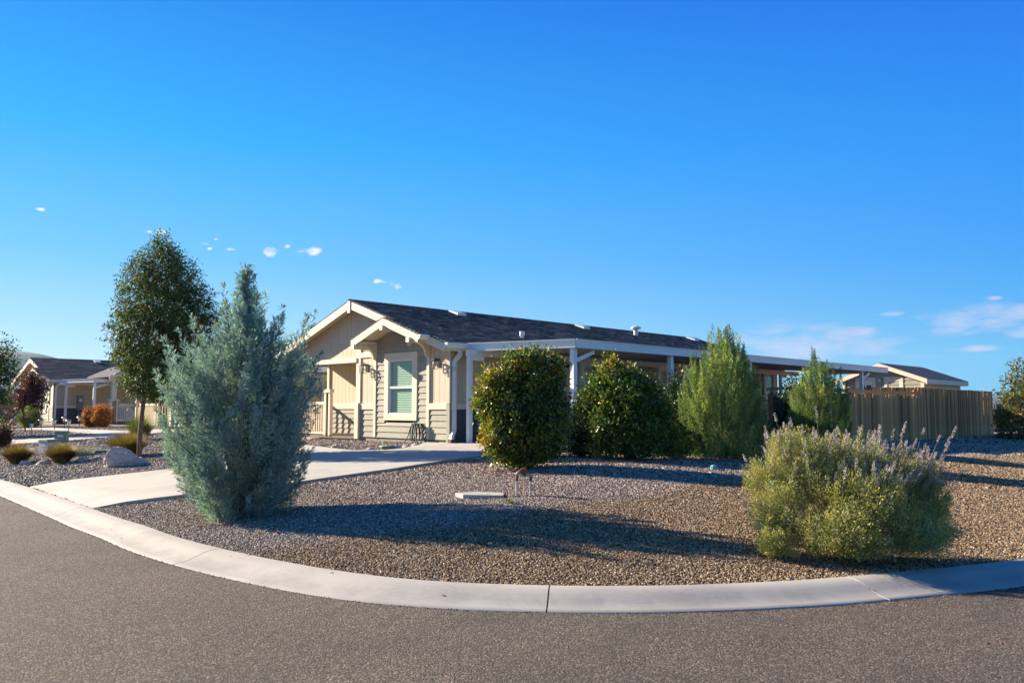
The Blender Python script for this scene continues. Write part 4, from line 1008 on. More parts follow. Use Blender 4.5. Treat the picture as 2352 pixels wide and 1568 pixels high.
broadleaf('round glossy green shrub with golden new leaves down its left side', (.16, 14.0), None, 1650, 0, SG, gold_fn=gold1, lx=(1205, 1080, ppm), lobes=[(1238, 905, 66, 82, .1), (1148, 932, 42, 72, -.05), (1212, 985, 88, 82, 0), (1168, 1015, 46, 50, -.25), (1272, 985, 34, 74, .05), (1203, 868, 42, 44, 0), (1262, 862, 32, 34, .2), (1215, 1045, 50, 34, -.1), (1150, 895, 30, 34, .2)])
ppm = 1898 / 15.35
rows = [(1056, 1385, 1510), (1040, 1365, 1535), (1000, 1354, 1550), (950, 1352, 1548), (920, 1356, 1535), (900, 1366, 1510), (885, 1378, 1475), (870, 1390, 1450), (855, 1400, 1434), (842, 1406, 1424)]
def gold2(T, zt): return rng.random(len(T)) < np.where((T[:, 2] > zt * .84) & (T[:, 0] < .1), .6, .02)
broadleaf('glossy green shrub with orange tinged upright tips beside the timber post', (2.15, 15.35), None, 1450, 0, SG, gold_fn=gold2, lx=(1448, 1056, ppm), lobes=[(1440, 955, 68, 82, 0), (1378, 950, 28, 62, .1), (1500, 975, 44, 66, .1), (1418, 890, 30, 42, .1), (1400, 1005, 42, 44, -.2), (1468, 1010, 58, 42, -.15), (1530, 990, 26, 50, .2), (1410, 860, 13, 26, 0), (1462, 882, 14, 28, .1), (1505, 905, 12, 22, .1), (1374, 885, 10, 18, .1)])
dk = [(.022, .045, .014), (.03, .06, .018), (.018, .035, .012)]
broadleaf('small dark leaved shrub squeezed between the two glossy shrubs', (1.32, 15.6), [(0.0, -.15, .2), (.4, -.22, .26), (.8, -.2, .2), (1.12, -.05, .1)], 150, .0, SG, cols=dk)
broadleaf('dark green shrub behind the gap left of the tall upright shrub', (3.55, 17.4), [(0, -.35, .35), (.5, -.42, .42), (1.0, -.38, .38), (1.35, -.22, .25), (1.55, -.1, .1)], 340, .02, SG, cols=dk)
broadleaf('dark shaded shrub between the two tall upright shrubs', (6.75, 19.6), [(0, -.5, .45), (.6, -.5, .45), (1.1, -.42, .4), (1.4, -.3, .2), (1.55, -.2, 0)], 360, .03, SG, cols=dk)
broadleaf('low yellow green sprig at the foot of the tall upright shrub', (3.05, 15.55), [(0, -.25, .25), (.25, -.28, .28), (.45, -.1, .1)], 70, .35, SG)

# --- upright needle shrubs
def upright(label, pos, prof, n, ppmg=None, cols=None, h=.42, group='tall upright feathery shrubs'):
    X0, Y0 = pos; z0 = float(tz(X0, Y0)); r = thing('upright_shrub', label, 'shrub', (X0, Y0, z0), 0, group)
    T, q, a, c = prof_sample(n, prof, .95, .30); pr = np.array(prof); zt = pr[:, 0].max()
    T[:, 2] += rng.uniform(-.05, .26, n) * (T[:, 2] / zt)
    out = T * [1, 1, 0]; on = np.linalg.norm(out, axis=1, keepdims=True) + 1e-6
    D0 = unit(out / np.maximum(on, .3) * .28 * (1 - T[:, 2:3] / zt * .5) + np.array([0, 0, 1]) + rng.normal(0, .07, (n, 3)))
    k = 140; ln = rng.uniform(.7, 1.35, n) * h
    t = rng.random((n, k)) ** .85; ax = T[:, None, :] - D0[:, None, :] * (ln[:, None] * t)[..., None]
    rr = rng.normal(0, 1, (n, k, 3)) * (.006 + .019 * t[..., None] ** .6)
    P = (ax + rr).reshape(-1, 3); D = unit((D0[:, None, :] * 1.0 + rr * 15 + rng.normal(0, .12, (n, k, 3))).reshape(-1, 3))
    keep = P[:, 2] > .02; P = P[keep]; D = D[keep]
    V = slivers(P, D, rng.uniform(.03, .06, len(P)), rng.uniform(.007, .012, len(P)))
    cols = cols or [(.19, .27, .08), (.13, .20, .075), (.30, .36, .085), (.075, .13, .06)]
    cc = np.repeat(tint(n, cols, None, .22)[:, None, :], k, 1).reshape(-1, 3)[keep] * (1 + rng.normal(0, .16, (len(P), 1)))
    leafobj('foliage', V, cc, M['soft'], r)
    stems('stems', (0, 0, -.05), [tuple(x) for x in (T - D0 * .2)[rng.choice(n, 30)]], .018, r, M['twig'])
ppm = 1898 / 15.9
rows = [(1060, 1600, 1730), (1040, 1585, 1745), (1000, 1572, 1757), (960, 1566, 1762), (920, 1566, 1762), (890, 1570, 1757), (860, 1580, 1745), (840, 1592, 1733), (820, 1608, 1722), (800, 1625, 1712), (785, 1632, 1700), (770, 1636, 1685), (757, 1642, 1676)]
upright('tallest pale green upright shrub with pointed spires, left of its smaller twin', (4.03, 15.9), pxm(rows, 1660, 1058, ppm), 860)
ppm = 1898 / 18.6
rows = [(1034, 1830, 1930), (1000, 1812, 1945), (960, 1806, 1948), (920, 1808, 1945), (890, 1815, 1935), (865, 1825, 1922), (845, 1838, 1905), (830, 1850, 1890), (815, 1858, 1876), (800, 1863, 1870)]
upright('shorter upright green shrub standing against the left end of the fence', (6.95, 18.6), pxm(rows, 1880, 1032, ppm), 560)

# --- purple flowering sage
def sage():
    X0, Y0 = 3.36, 8.35; z0 = float(tz(X0, Y0)); r = thing('flowering_sage', 'wide sprawling grey green bush with lilac flower spikes near the kerb', 'shrub', (X0, Y0, z0))
    ppm = 1898 / 8.2
    rows = [(1290, 1790, 2060), (1275, 1705, 2110), (1250, 1698, 2135), (1200, 1722, 2168), (1160, 1722, 2178), (1120, 1708, 2170), (1090, 1704, 2160), (1065, 1716, 2130), (1045, 1738, 2080), (1025, 1765, 2000), (1008, 1795, 1920)]
    prof = pxm(rows, 1940, 1295, ppm); n = 2000
    T, q, O = lobe_sample(n, [(1772, 1190, 66, 80, -.1), (1855, 1085, 98, 92, .15), (1985, 1085, 92, 82, .3), (2085, 1110, 84, 78, .25), (1880, 1216, 112, 62, -.35), (2050, 1220, 100, 60, -.3), (2135, 1180, 56, 66, .1), (1740, 1252, 42, 34, -.3), (1955, 1165, 108, 92, -.25), (1760, 1110, 52, 46, .2), (1828, 1042, 52, 48, .3), (1930, 1250, 60, 34, -.5), (2150, 1120, 44, 52, .25), (2110, 1235, 60, 44, -.1)], 1940, 1295, ppm, .26); T *= [1.03, 1, .945]; zt = 1.3
    ctr = np.array([-.05, 0, -.15]); D0 = unit(O * .5 + unit(T - ctr) * .45 + np.array([.06, 0, .30]) + rng.normal(0, .32, (n, 3)))
    D0[:, 2] = np.where(T[:, 2] < .25, np.abs(D0[:, 2]) * .5 + .1, D0[:, 2]); D0 = unit(D0)
    k = 85; ln = rng.uniform(.14, .34, n); t = rng.random((n, k)) ** .8
    curve = np.array([0, 0, -.10]) * (t[..., None] ** 2)
    ax = T[:, None, :] - D0[:, None, :] * (ln[:, None] * t)[..., None] + curve * .5
    rr = rng.normal(0, 1, (n, k, 3)) * (.010 + .030 * t[..., None])
    P = (ax + rr).reshape(-1, 3); D = unit((D0[:, None, :] + rr * 10 + rng.normal(0, .42, (n, k, 3))).reshape(-1, 3))
    keep = P[:, 2] > .02; P = P[keep]; D = D[keep]
    V = slivers(P, D, rng.uniform(.018, .045, len(P)), rng.uniform(.004, .009, len(P)))
    cols = [(.36, .35, .095), (.27, .29, .11), (.43, .39, .12), (.29, .31, .17)]
    cc = np.repeat(tint(n, cols, None, .12)[:, None, :], k, 1).reshape(-1, 3)[keep] * (1 + rng.normal(0, .2, (len(P), 1)))
    leafobj('foliage', V, cc, M['soft'], r)
    # flower spikes on the upper and outer shoots
    cand = np.where((T[:, 2] > .70 - .08 * T[:, 0]) & (q > .55) & (rng.random(n) < .45 + .4 * T[:, 0]))[0]; pick = rng.choice(cand, min(len(cand), 330), replace=False)
    Tp = T[pick]; Dp = unit(D0[pick] * .8 + np.array([.18, 0, .75]) + rng.normal(0, .1, (len(pick), 3)))
    ex = []
    for x, y in [(2228, 1050), (2205, 1035), (2192, 1012), (2150, 1005), (2165, 1022), (2105, 1008), (2120, 1000), (2090, 1018), (2035, 1000), (2030, 1010), (1885, 965), (1795, 975), (1812, 985), (2215, 1095), (2140, 1040), (2075, 1030), (1765, 1010), (1705, 1070)]:
        ex.append(((x - 1955) / ppm, rng.uniform(-.3, .3), (1295 - y) / ppm))
    ex = np.array(ex); Tp = np.vstack([Tp, ex - unit(ex - ctr) * .1]); Dp = np.vstack([Dp, unit(unit(ex - ctr) + np.array([.05, 0, .55]))])
    m_ = len(Tp); k = 74; L_ = rng.uniform(.06, .13, m_); t = np.round(rng.random((m_, k)) * 9) / 9 + rng.normal(0, .012, (m_, k))
    ax = Tp[:, None, :] + Dp[:, None, :] * (L_[:, None] * t)[..., None]; rr = unit(np.cross(rdir(m_ * k).reshape(m_, k, 3), Dp[:, None, :]))
    P = (ax + rr * .004).reshape(-1, 3); D = unit((rr + Dp[:, None, :] * .4).reshape(-1, 3)); V = slivers(P, D, rng.uniform(.008, .017, len(P)) * (1.25 - .6 * t.reshape(-1)), .0085)
    leafobj('flower_spikes', V, tint(len(P), [(.46, .38, .52), (.52, .44, .54), (.58, .54, .55), (.36, .32, .28)], None, .15), M['soft'], r)
    b = MB()
    for p, d, l in zip(Tp, Dp, L_):
        p = Vector(p); d = Vector(d); b.tube([p - d * .32 - Vector((0, 0, .03)), p, p + d * float(l)], [.0028, .002, .001], 3, cap=False)
    b.obj('flower_stalks', M['twig'], r)
    stems('stems', (0, 0, -.04), [tuple(x) for x in (T - D0 * .2)[rng.choice(n, 60)]], .013, r, M['twig'])
sage()

# --- trees
def broad_tree(label, pos, rows, xc, y0, ppm, nclump, cols, trunk_h, tr=.07, name='tree', leaf=.07, lw=.34, per=30, cr=.15, droop=.35, group=None, gold=.04, shell=.5, depth=.9, goldcol=(.30, .20, .04), lean=(0, 0), z0=None, limbs=26):
    X0, Y0 = pos; z0 = float(tz(X0, Y0)) if z0 is None else z0
    r = thing(name, label, 'tree', (X0, Y0, z0), 0, group); prof = pxm(rows, xc, y0, ppm)
    T, q, a, c = prof_sample(nclump, prof, depth, shell)
    # carve gaps: drop clumps where a smooth 3d pattern is low
    f = np.sin(T[:, 0] * 4.1 + 1.3) * np.sin(T[:, 2] * 3.7 + .4) * np.sin(T[:, 1] * 4.3 + 2.2) + rng.normal(0, .12, len(T)); T = T[f > -.42]; n = len(T)
    ctr = np.array([0, 0, prof[-1][0] * .5 + trunk_h * .5]); out = unit(T - ctr); k = per
    Dg = unit(out + np.array([0, 0, .3]) + rng.normal(0, .4, (n, 3))); st = rng.uniform(-1, 1, (n, k))
    P = T[:, None, :] + Dg[:, None, :] * (st * cr * 1.3)[..., None] + rng.normal(0, cr * .4, (n, k, 3))
    D = unit(out[:, None, :] * .3 + rng.normal(0, .55, (n, k, 3)) + np.array([0, 0, -droop])); P = P.reshape(-1, 3); D = D.reshape(-1, 3)
    Ln = leaf * rng.uniform(.6, 1.3, len(P)); V = slivers(P, D, Ln, Ln * lw, fold=.2)
    cc = np.repeat(tint(n, cols, None, .15)[:, None, :], k, 1).reshape(-1, 3) * (1 + rng.normal(0, .2, (len(P), 1)))
    g = rng.random(len(P)) < gold * .6; gc = tint(len(P), [goldcol], None, .2); cc[g] = gc[g]
    leafobj('crown', V, cc, M['leaf'], r)
    top = prof[-1][0] if prof[-1][0] > prof[0][0] else prof[0][0]
    tk = thing_part('trunk', r)
    MB().tube([(0, 0, -.1), (.01, 0, trunk_h * .5), (lean[0], lean[1], trunk_h), (lean[0] * 1.5, 0, top * .6), (lean[0] * 1.2, 0, top * .93)], [tr * 1.15, tr, tr * .85, tr * .5, tr * .1], 10).obj('bole', M['bark'], tk, smooth=True)
    b = MB()
    for j in rng.choice(n, limbs):
        t = Vector(T[j]); h = trunk_h + (t.z - trunk_h) * random.uniform(.25, .7); p0 = Vector((lean[0], lean[1], max(trunk_h * .92, min(h, top * .85))))
        md = p0.lerp(t, .5) + Vector((0, 0, .08)); b.tube([p0, md, t], [tr * .35, tr * .2, tr * .06], 5, cap=False)
    b.obj('limb', M['bark'], tk, smooth=True); return r
gr = [(.045, .085, .022), (.06, .105, .024), (.09, .13, .028), (.03, .06, .022)]
ppm = 1898 / 19.72
rows = [(930, 322, 345), (905, 300, 400), (870, 275, 440), (830, 262, 468), (780, 258, 485), (740, 256, 487), (700, 266, 478), (660, 276, 466), (630, 282, 452), (600, 300, 425), (580, 322, 400), (560, 340, 385), (536, 352, 368)]
broad_tree('young green tree with slim trunk standing behind the pink boulder', (-8.78, 19.6), rows, 325, 1055, ppm, 1650, gr, 1.35, .055, 'shade_tree', leaf=.085, lw=.30, per=32, cr=.125, gold=.09, goldcol=(.26, .13, .04), lean=(.06, 0))
ppm = 1898 / 33
rows = [(975, -30, 5), (930, -50, 14), (900, -62, 26), (870, -68, 36), (830, -70, 42), (800, -68, 44), (775, -62, 32), (757, -45, 15)]
broad_tree('round green tree cut off by the left edge of the picture', (-20.9, 33), rows, -15, 985, ppm, 420, [(.04, .085, .02), (.06, .12, .028), (.03, .06, .018)], .9, .08, 'edge_tree', leaf=.12, lw=.45, per=26, cr=.22, droop=.1, gold=.02)
ppm = 1898 / 42
rows = [(955, 62, 85), (935, 52, 98), (915, 48, 104), (895, 50, 104), (875, 56, 98), (855, 66, 90), (840, 74, 84)]
broad_tree('small ornamental tree with dark purple red leaves by the left house', (-24.4, 42), rows, 75, 975, ppm, 260, [(.085, .028, .03), (.13, .045, .045), (.05, .02, .024), (.10, .05, .06)], .7, .05, 'red_leaf_tree', leaf=.12, lw=.5, per=26, cr=.2, droop=.1, gold=.05, goldcol=(.24, .12, .11))
ppm = 1898 / 28.5
rows = [(1012, 2300, 2420), (985, 2290, 2430), (960, 2296, 2430), (930, 2306, 2425), (905, 2290, 2415), (885, 2302, 2408), (865, 2312, 2398), (845, 2322, 2388), (828, 2335, 2370)]
broad_tree('leafy yellow green tree at the right edge beyond the fence corner', (17.8, 28.5), rows, 2360, 1010, ppm, 620, [(.10, .12, .028), (.14, .15, .03), (.07, .09, .022), (.16, .12, .035)], .4, .06, 'edge_tree', leaf=.085, lw=.5, per=26, cr=.13, droop=.0, gold=.12, goldcol=(.32, .24, .05), z0=.45, limbs=40)
ppm = 1898 / 60
for nm, lb, x, y, yt, wd, dist, cl, g in [('bush', 'golden yellow bush glimpsed just past the fence corner', 2296, 1000, 945, 34, 42, [(.22, .20, .05), (.26, .19, .05)], None),
                       ('bush', 'brown dry bush beside the blue building', 22, 992, 905, 75, 44, [(.13, .085, .05), (.17, .11, .06), (.09, .06, .04)], None),
                       ('bush', 'dark distant bush left of the red leaved tree', 62, 925, 868, 50, 75, [(.05, .06, .03), (.07, .07, .04)], None),
                       ('bush', 'small bright green round bush below the red leaved tree', 74, 985, 945, 44, 40.8, [(.11, .16, .035), (.15, .19, .05)], None),
                       ('bush', 'low orange leaved bush, the left one by the porch', 214, 984, 948, 30, 38.4, [(.42, .15, .04), (.36, .12, .035), (.30, .16, .05)], 'orange bushes beside the left porch'),
                       ('bush', 'taller orange leaved bush against the porch post', 239, 983, 940, 32, 38.0, [(.45, .16, .035), (.34, .11, .03), (.36, .2, .06)], 'orange bushes beside the left porch'),
                       ('bush', 'dark low bush at the foot of the left tree', 8, 1030, 990, 30, 27, [(.05, .05, .03), (.12, .05, .04)], None)]:
    X = (x - 1176) / 1898 * dist; p_ = 1898 / dist; H_ = (y - yt) / p_; w2 = wd / 2 / p_
    broadleaf(lb, (X, dist), [(0, -w2 * .6, w2 * .6), (H_ * .35, -w2, w2), (H_ * .7, -w2 * .9, w2 * .9), (H_, -w2 * .35, w2 * .35)], int(90 + 60 * H_), 0, g, leaf=.09, cols=cl, per=24, clump_r=.13, mat_='leaf', name=nm, cat='bush', lw=.35)

# --- ornamental grasses
def grass(label, pos, rad, h, n, cols, group, spread=1.0, wdt=.005, name='grass_clump'):
    X0, Y0 = pos; z0 = float(tz(X0, Y0)); r = thing(name, label, 'grass clump', (X0, Y0, z0 - .01), 0, group)
    a = rng.uniform(0, 2 * pi, n); rr = rad * .35 * np.sqrt(rng.random(n)); b0 = np.stack([rr * np.cos(a), rr * np.sin(a), np.zeros(n)], 1)
    tilt = rng.random(n) ** .7 * spread; aa = a + rng.normal(0, .5, n); ln = h * rng.uniform(.65, 1.12, n)
    o = np.stack([np.cos(aa), np.sin(aa), np.zeros(n)], 1); side = np.stack([-np.sin(aa), np.cos(aa), np.zeros(n)], 1) * wdt
    K = 4; ring = []
    for i in range(K + 1):
        t = i / K; p = b0 + o * (ln * np.sin(tilt) * t ** 1.4)[:, None] * (rad / h * 1.1) + np.array([0, 0, 1]) * (ln * (t - .38 * tilt * t * t))[:, None]
        wv = side * (1 - t) ** .7; ring.append((p - wv, p + wv))
    V = []; 
    for i in range(K): V.append(np.stack([ring[i][0], ring[i][1], ring[i + 1][1], ring[i + 1][0]], 1))
    V = np.concatenate(V).reshape(-1, 3); cc = tint(n, cols, None, .15); leafobj('blades', V, np.tile(cc, (K, 1)), M['grass'], r)
gc_ = [(.24, .15, .045), (.15, .12, .04), (.32, .20, .06), (.09, .10, .035)]
GG = 'rounded ornamental grass clumps in the left bed'
grass('rounded brown green grass clump nearest the left edge', (-12.4, 20.9), .47, .58, 3200, gc_, GG, 1.5)
grass('rounded golden brown grass clump in front of the green utility boxes', (-10.92, 20.2), .45, .56, 3200, gc_, GG, 1.5)
grass('golden grass clump rising behind the pink boulder', (-9.6, 20.8), .62, .70, 3200, [(.26, .17, .04), (.17, .14, .04), (.12, .12, .035)], GG, 1.2)
grass('long bright green arching grass beside the tree trunk', (-11.9, 26.6), .6, .95, 1700, [(.13, .17, .05), (.18, .21, .07), (.09, .13, .04)], GG, 1.0)
grass('low bright green tuft between the tree trunk and the blue cypress', (-8.0, 20.6), .45, .5, 1500, [(.10, .16, .03), (.14, .20, .04), (.2, .2, .08)], GG, 1.2)
grass('thin wispy green grass behind the left grass clumps', (-11.5, 22.0), .7, .35, 900, [(.12, .13, .05), (.16, .15, .07)], GG, 1.1, .003)
grass('second green tuft partly hidden by the blue cypress', (-7.2, 19.7), .35, .42, 1000, [(.12, .16, .04), (.2, .18, .07)], GG, 1.2)

# ------------------------------------------------------------------ rocks, boxes, lights and small things
def rock(name, label, cat, loc, sc, seed, parent=None, m='rock', rz=0, group=None, sub=4, rough=.34):
    import bmesh
    from mathutils import noise
    bm = bmesh.new(); bmesh.ops.create_icosphere(bm, subdivisions=sub, radius=1)
    o_ = Vector((seed * 3.1, seed * 1.7, seed))
    for v in bm.verts:
        p = v.co.normalized(); d = 1 + rough * noise.noise(p * 1.3 + o_) + rough * .5 * noise.noise(p * 3.1 + o_) + rough * .16 * noise.noise(p * 8 + o_)
        c = noise.cell(p * 1.6 + o_) ; v.co = p * (d + .07 * c)
        for ax in (Vector((.6, .3, .74)), Vector((-.8, .1, .45)), Vector((.3, -.9, .2)), Vector((.1, .2, -1))):
            ax = ax.normalized(); e = v.co.dot(ax) - .80
            if e > 0: v.co -= ax * e * .8
    me = bpy.data.meshes.new(name); bm.to_mesh(me); bm.free(); o = link(name, me, M[m]); o.location = loc; o.scale = sc; o.rotation_euler = (0, 0, rz)
    if label: tag(o, label, cat, group)
    return o
rock('boulder', 'large pink and grey boulder at the foot of the young tree', 'boulder', (-8.72, 18.55, .45), (.32, .28, .29), 3, rz=.3)
rock('boulder_toe', 'low pink rock leaning against the right side of the large boulder', 'rock', (-8.42, 18.7, .38), (.24, .18, .13), 9, rz=.2)
RG = 'small border rocks in the left bed'
wh = ['left of the golden grass clump', 'just behind the golden grass clump', 'right of the golden grass clump', 'in the middle of the rock row', 'near the large boulder', 'touching the large boulder']
for i, (x, y) in enumerate([(-11.9, 20.4), (-11.3, 20.1), (-10.45, 20.3), (-10.15, 20.4), (-9.75, 20.2), (-9.4, 20.0)]):
    rock('border_rock', 'small flat border rock ' + wh[i], 'rock', (x, y, float(tz(x, y)) + .02), (.17, .12, .08), 20 + i, rz=i * .7, group=RG, sub=3)
BG = 'little stones edging the gravel bed under the window'
ws = ['pale one next to the green bowl', 'reddish one behind the pale stone', 'rounded one nearest the hose', 'flat one by the walkway edge', 'one near the porch step']
for i, (x, y) in enumerate([(-2.62, 19.05), (-2.45, 19.35), (-2.3, 19.75), (-3.2, 18.85), (-4.3, 20.3)]):
    rock('edging_stone', 'edging stone, the ' + ws[i], 'rock', (x, y, float(tz(x, y)) + .03), (.12, .09, .06), 40 + i, rz=i, group=BG, sub=3)
bw = thing('green_bowl', 'shallow dull green bowl lying in gravel by the window wall', 'bowl', (-2.85, 18.98, .64))
MB().tube([(0, 0, 0), (0, 0, .02), (0, 0, .08), (0, 0, .085), (0, 0, .03)], [.07, .12, .19, .17, .08], 18).obj('dish', M['greybox'], bw, smooth=True)
MB().tube([(0, 0, -.03), (0, 0, .01)], [.09, .08], 14).obj('foot', M['greybox'], bw)
def box_pedestal(label, loc, w_, d, h, rz):
    r = thing('utility_box', label, 'utility box', loc, rz, 'green utility boxes in the left bed'); c = MB()
    c.box(-w_ / 2, w_ / 2, -d / 2, d / 2, 0, h * .82); c.obj('body', M['greyboxp'] if 'grey' in label else M['greybox'], r, bev=.01)
    pts = [(-w_ / 2 - .015, 0), (-w_ / 2 - .015, h * .1), (-w_ / 2 + .04, h * .18), (w_ / 2 - .04, h * .18), (w_ / 2 + .015, h * .1), (w_ / 2 + .015, 0)]
    MB().prism([(x, -d / 2 - .015, z + h * .82) for x, z in pts], (0, d + .03, 0)).obj('lid', M['greybox'], r, bev=.008)
    MB().box(-w_ / 4, w_ / 4, -d / 2 - .004, -d / 2, h * .5, h * .7).obj('label_plate', M['vent'], r)
box_pedestal('squat dark topped utility box with grey side behind the golden grass', (-12.9, 23.2, .31), .42, .36, .40, -.5)
box_pedestal('rounded pale green utility box standing by the path', (-14.95, 27.6, .42), .36, .3, .40, .2)
for i, (x, y, l_) in enumerate([(-11.3, 21.9, 'front green valve box lid lying in gravel left of the boulder'), (-11.0, 22.5, 'rear green valve box lid lying in gravel left of the boulder')]):
    v_ = thing('valve_box', l_, 'valve box', (x, y, float(tz(x, y))), .5, 'green valve boxes'); MB().box(-.27, .27, -.17, .17, -.05, .05).obj('collar', M['greybox'], v_, bev=.01); MB().box(-.23, .23, -.13, .13, .05, .065).obj('lid', M['greybox'], v_, bev=.004)
PLG = 'solar path lights along the left path'
pw_ = ['nearest one left of the path bend', 'one below the green bush', 'one in front of the left house corner', 'farther one of the close pair', 'nearer one of the close pair', 'one before the porch post']
for i, (x, y) in enumerate([(-18.69, 32.3), (-20.4, 36.0), (-19.5, 35.4), (-20.8, 38.6), (-18.1, 33.9), (-19.8, 38.0)]):
    p = thing('path_light', 'solar path light, ' + pw_[i], 'path light', (x, y, float(tz(x, y))), 0, PLG)
    p.rotation_euler = (random.uniform(-.05, .05), random.uniform(-.08, .08), 0)
    MB().tube([(0, 0, -.05), (0, 0, .34)], .014, 6).obj('stake', M['black'], p); MB().tube([(0, 0, .34), (0, 0, .50)], [.06, .075], 10).obj('lens', M['lens'], p); MB().tube([(0, 0, .50), (0, 0, .53), (0, 0, .56)], [.125, .11, .03], 10).obj('cap', M['lightcap'], p)
st = thing('tree_stake', 'leaning thin red brown stake beside the red leaved tree', 'stake', (-21.3, 36.4, .5)); MB().tube([(0, 0, -.1), (-.15, 0, .9), (-.33, 0, 1.86)], .035, 6).obj('pole', M['stake'], st)
st = thing('tree_stake', 'grey metal stake with pale ties at the far left edge', 'stake', (-17.6, 28.2, .4)); MB().tube([(0, 0, -.1), (.1, 0, 1.45)], .025, 6).obj('pole', M['vent'], st)
MB().bar((.08, 0, 1.25), (-.5, .1, .75), .03).bar((.08, 0, 1.1), (-.5, .2, 1.05), .03).obj('tie', M['pvc'], st)
# concrete cover pad
cp = thing('concrete_cover', 'flat pale concrete utility cover half sunk in the gravel', 'cover', (-.40, 11.25, .385), -.28)
MB().prism([(-.38, -.02, 0), (-.20, -.21, 0), (.34, -.14, 0), (.26, .18, 0), (-.18, .21, 0)], (0, 0, .06)).obj('slab', M['concrete'], cp, bev=.008)
MB().box(-.09, .09, -.05, .05, 0.0605, .0635).obj('inset_lid', M['greyboxp'], cp)
# backflow preventer: two pipes under a rusty wrap
bp = thing('water_pipes', 'two short white standpipes joined by a rusty brown wrapped valve', 'pipes', (.15, 11.12, .42), -.25)
for s_ in (-.09, .10):
    MB().tube([(s_, 0, -.05), (s_, 0, .10), (s_, 0, .10), (s_, 0, .125), (s_, 0, .125), (s_, 0, .2)], [.014, .014, .021, .021, .015, .015], 10).obj('standpipe', M['pvc'], bp, smooth=False)
    MB().tube([(s_, 0, .2), (s_ * 1.02, 0, .225), (s_, 0, .29)], [.018, .022, .016], 8).obj('pipe_wrap', M['rust'], bp)
MB().tube([(-.10, 0, .29), (-.05, 0, .31), (.02, 0, .285), (.10, 0, .27), (.15, .01, .285)], [.02, .03, .024, .018, .008], 8).obj('cross_pipe', M['pvc'], bp)
MB().prism([(-.095, -.03, .30), (-.02, -.045, .37), (.035, -.05, .385), (.055, -.04, .33), (.03, -.04, .25), (-.03, -.03, .31)], (0, .07, .0)).obj('valve_cover', M['rust'], bp, bev=.01)
vc = thing('sprinkler_cap', 'small turquoise valve cap in the gravel left of the sage', 'cap', (3.37, 13.9, .57)); MB().tube([(0, 0, -.05), (0, 0, .05)], .07, 12).obj('rim', M['cap'], vc); MB().tube([(0, 0, .05), (0, 0, .075)], [.055, .04], 12).obj('lid', M['cap'], vc)
# timber rail by the slab
tr_ = thing('timber_rail', 'short brown timber post with a low rail between the glossy shrubs', 'rail', (1.56, 15.15, .64))
MB().box(-.06, .06, -.06, .06, -.2, .44).obj('post', M['timber'], tr_, bev=.006); MB().bar((-.03, .05, .22), (-1.0, 1.25, .10), .07, .11).obj('rail_board', M['timber'], tr_)
# garden hoses on the front wall
import itertools
hz = thing('garden_hose', 'coiled dark garden hoses hanging on the wall below the window', 'hose', (*huv(-.09, 1.15), .72), pi / 2 - TH)
MB().box(.0, .08, -.12, .12, .42, .47).obj('hanger', M['black'], hz)
for k, (mt, ho, du, w_) in enumerate([('hose', .0, -.02, .10), ('hose', -.035, .10, .09), ('hose2', -.03, -.14, .09), ('stake', -.05, .03, .08), ('hose', -.06, -.05, .11), ('hose2', -.07, .02, .07)]):
    pts = []
    for i in range(17):
        a_ = i / 16 * 2 * pi; pts.append((-.02 + ho + .01 * sin(a_ * 2), du + w_ * sin(a_) * (1 + .2 * (1 - cos(a_))), .27 + .22 * cos(a_) - (.04 * (k % 3) if cos(a_) < 0 else 0)))
    MB().tube(pts, .014, 6, cap=False).obj('hose_coil', M[mt], hz, smooth=True)
MB().tube([(-.03, .08, .47), (-.05, .2, .40), (-.08, .27, .15), (-.15, .33, -.02), (-.35, .6, -.05), (-.42, 1.0, -.07)], .014, 6).obj('hose_end', M['hose'], hz, smooth=True)
MB().tube([(-.03, -.08, .47), (-.05, -.2, .38), (-.06, -.32, .15), (-.08, -.42, .0)], .014, 6).obj('hose_end', M['hose'], hz, smooth=True)
# bits lying on kerb and road
lf = MB()
for _ in range(60):
    a_ = random.randint(10, len(KS) - 30); p = KS[a_] + nrm[a_] * random.uniform(.02, 1.8); r_ = random.uniform(.006, .016); d_ = sdist(p[0], p[1])
    z = float(np.interp(-d_, [q[0] for q in prof[1:11]], [q[1] for q in prof[1:11]])) + .006 if -d_ < .525 else .004
    t = random.uniform(0, 6.28); lf.add([(p[0] + cos(t) * r_ * 1.6, p[1] + sin(t) * r_ * 1.6, z), (p[0] - sin(t) * r_ * .6, p[1] + cos(t) * r_ * .6, z + .004), (p[0] - cos(t) * r_ * 1.6, p[1] - sin(t) * r_ * 1.6, z), (p[0] + sin(t) * r_ * .6, p[1] - cos(t) * r_ * .6, z + .002)], [(0, 1, 2, 3)])
tag(lf.obj('fallen_leaves', M['rust']), 'scattered dry leaf fragments on the kerb and road', None, kind='stuff')

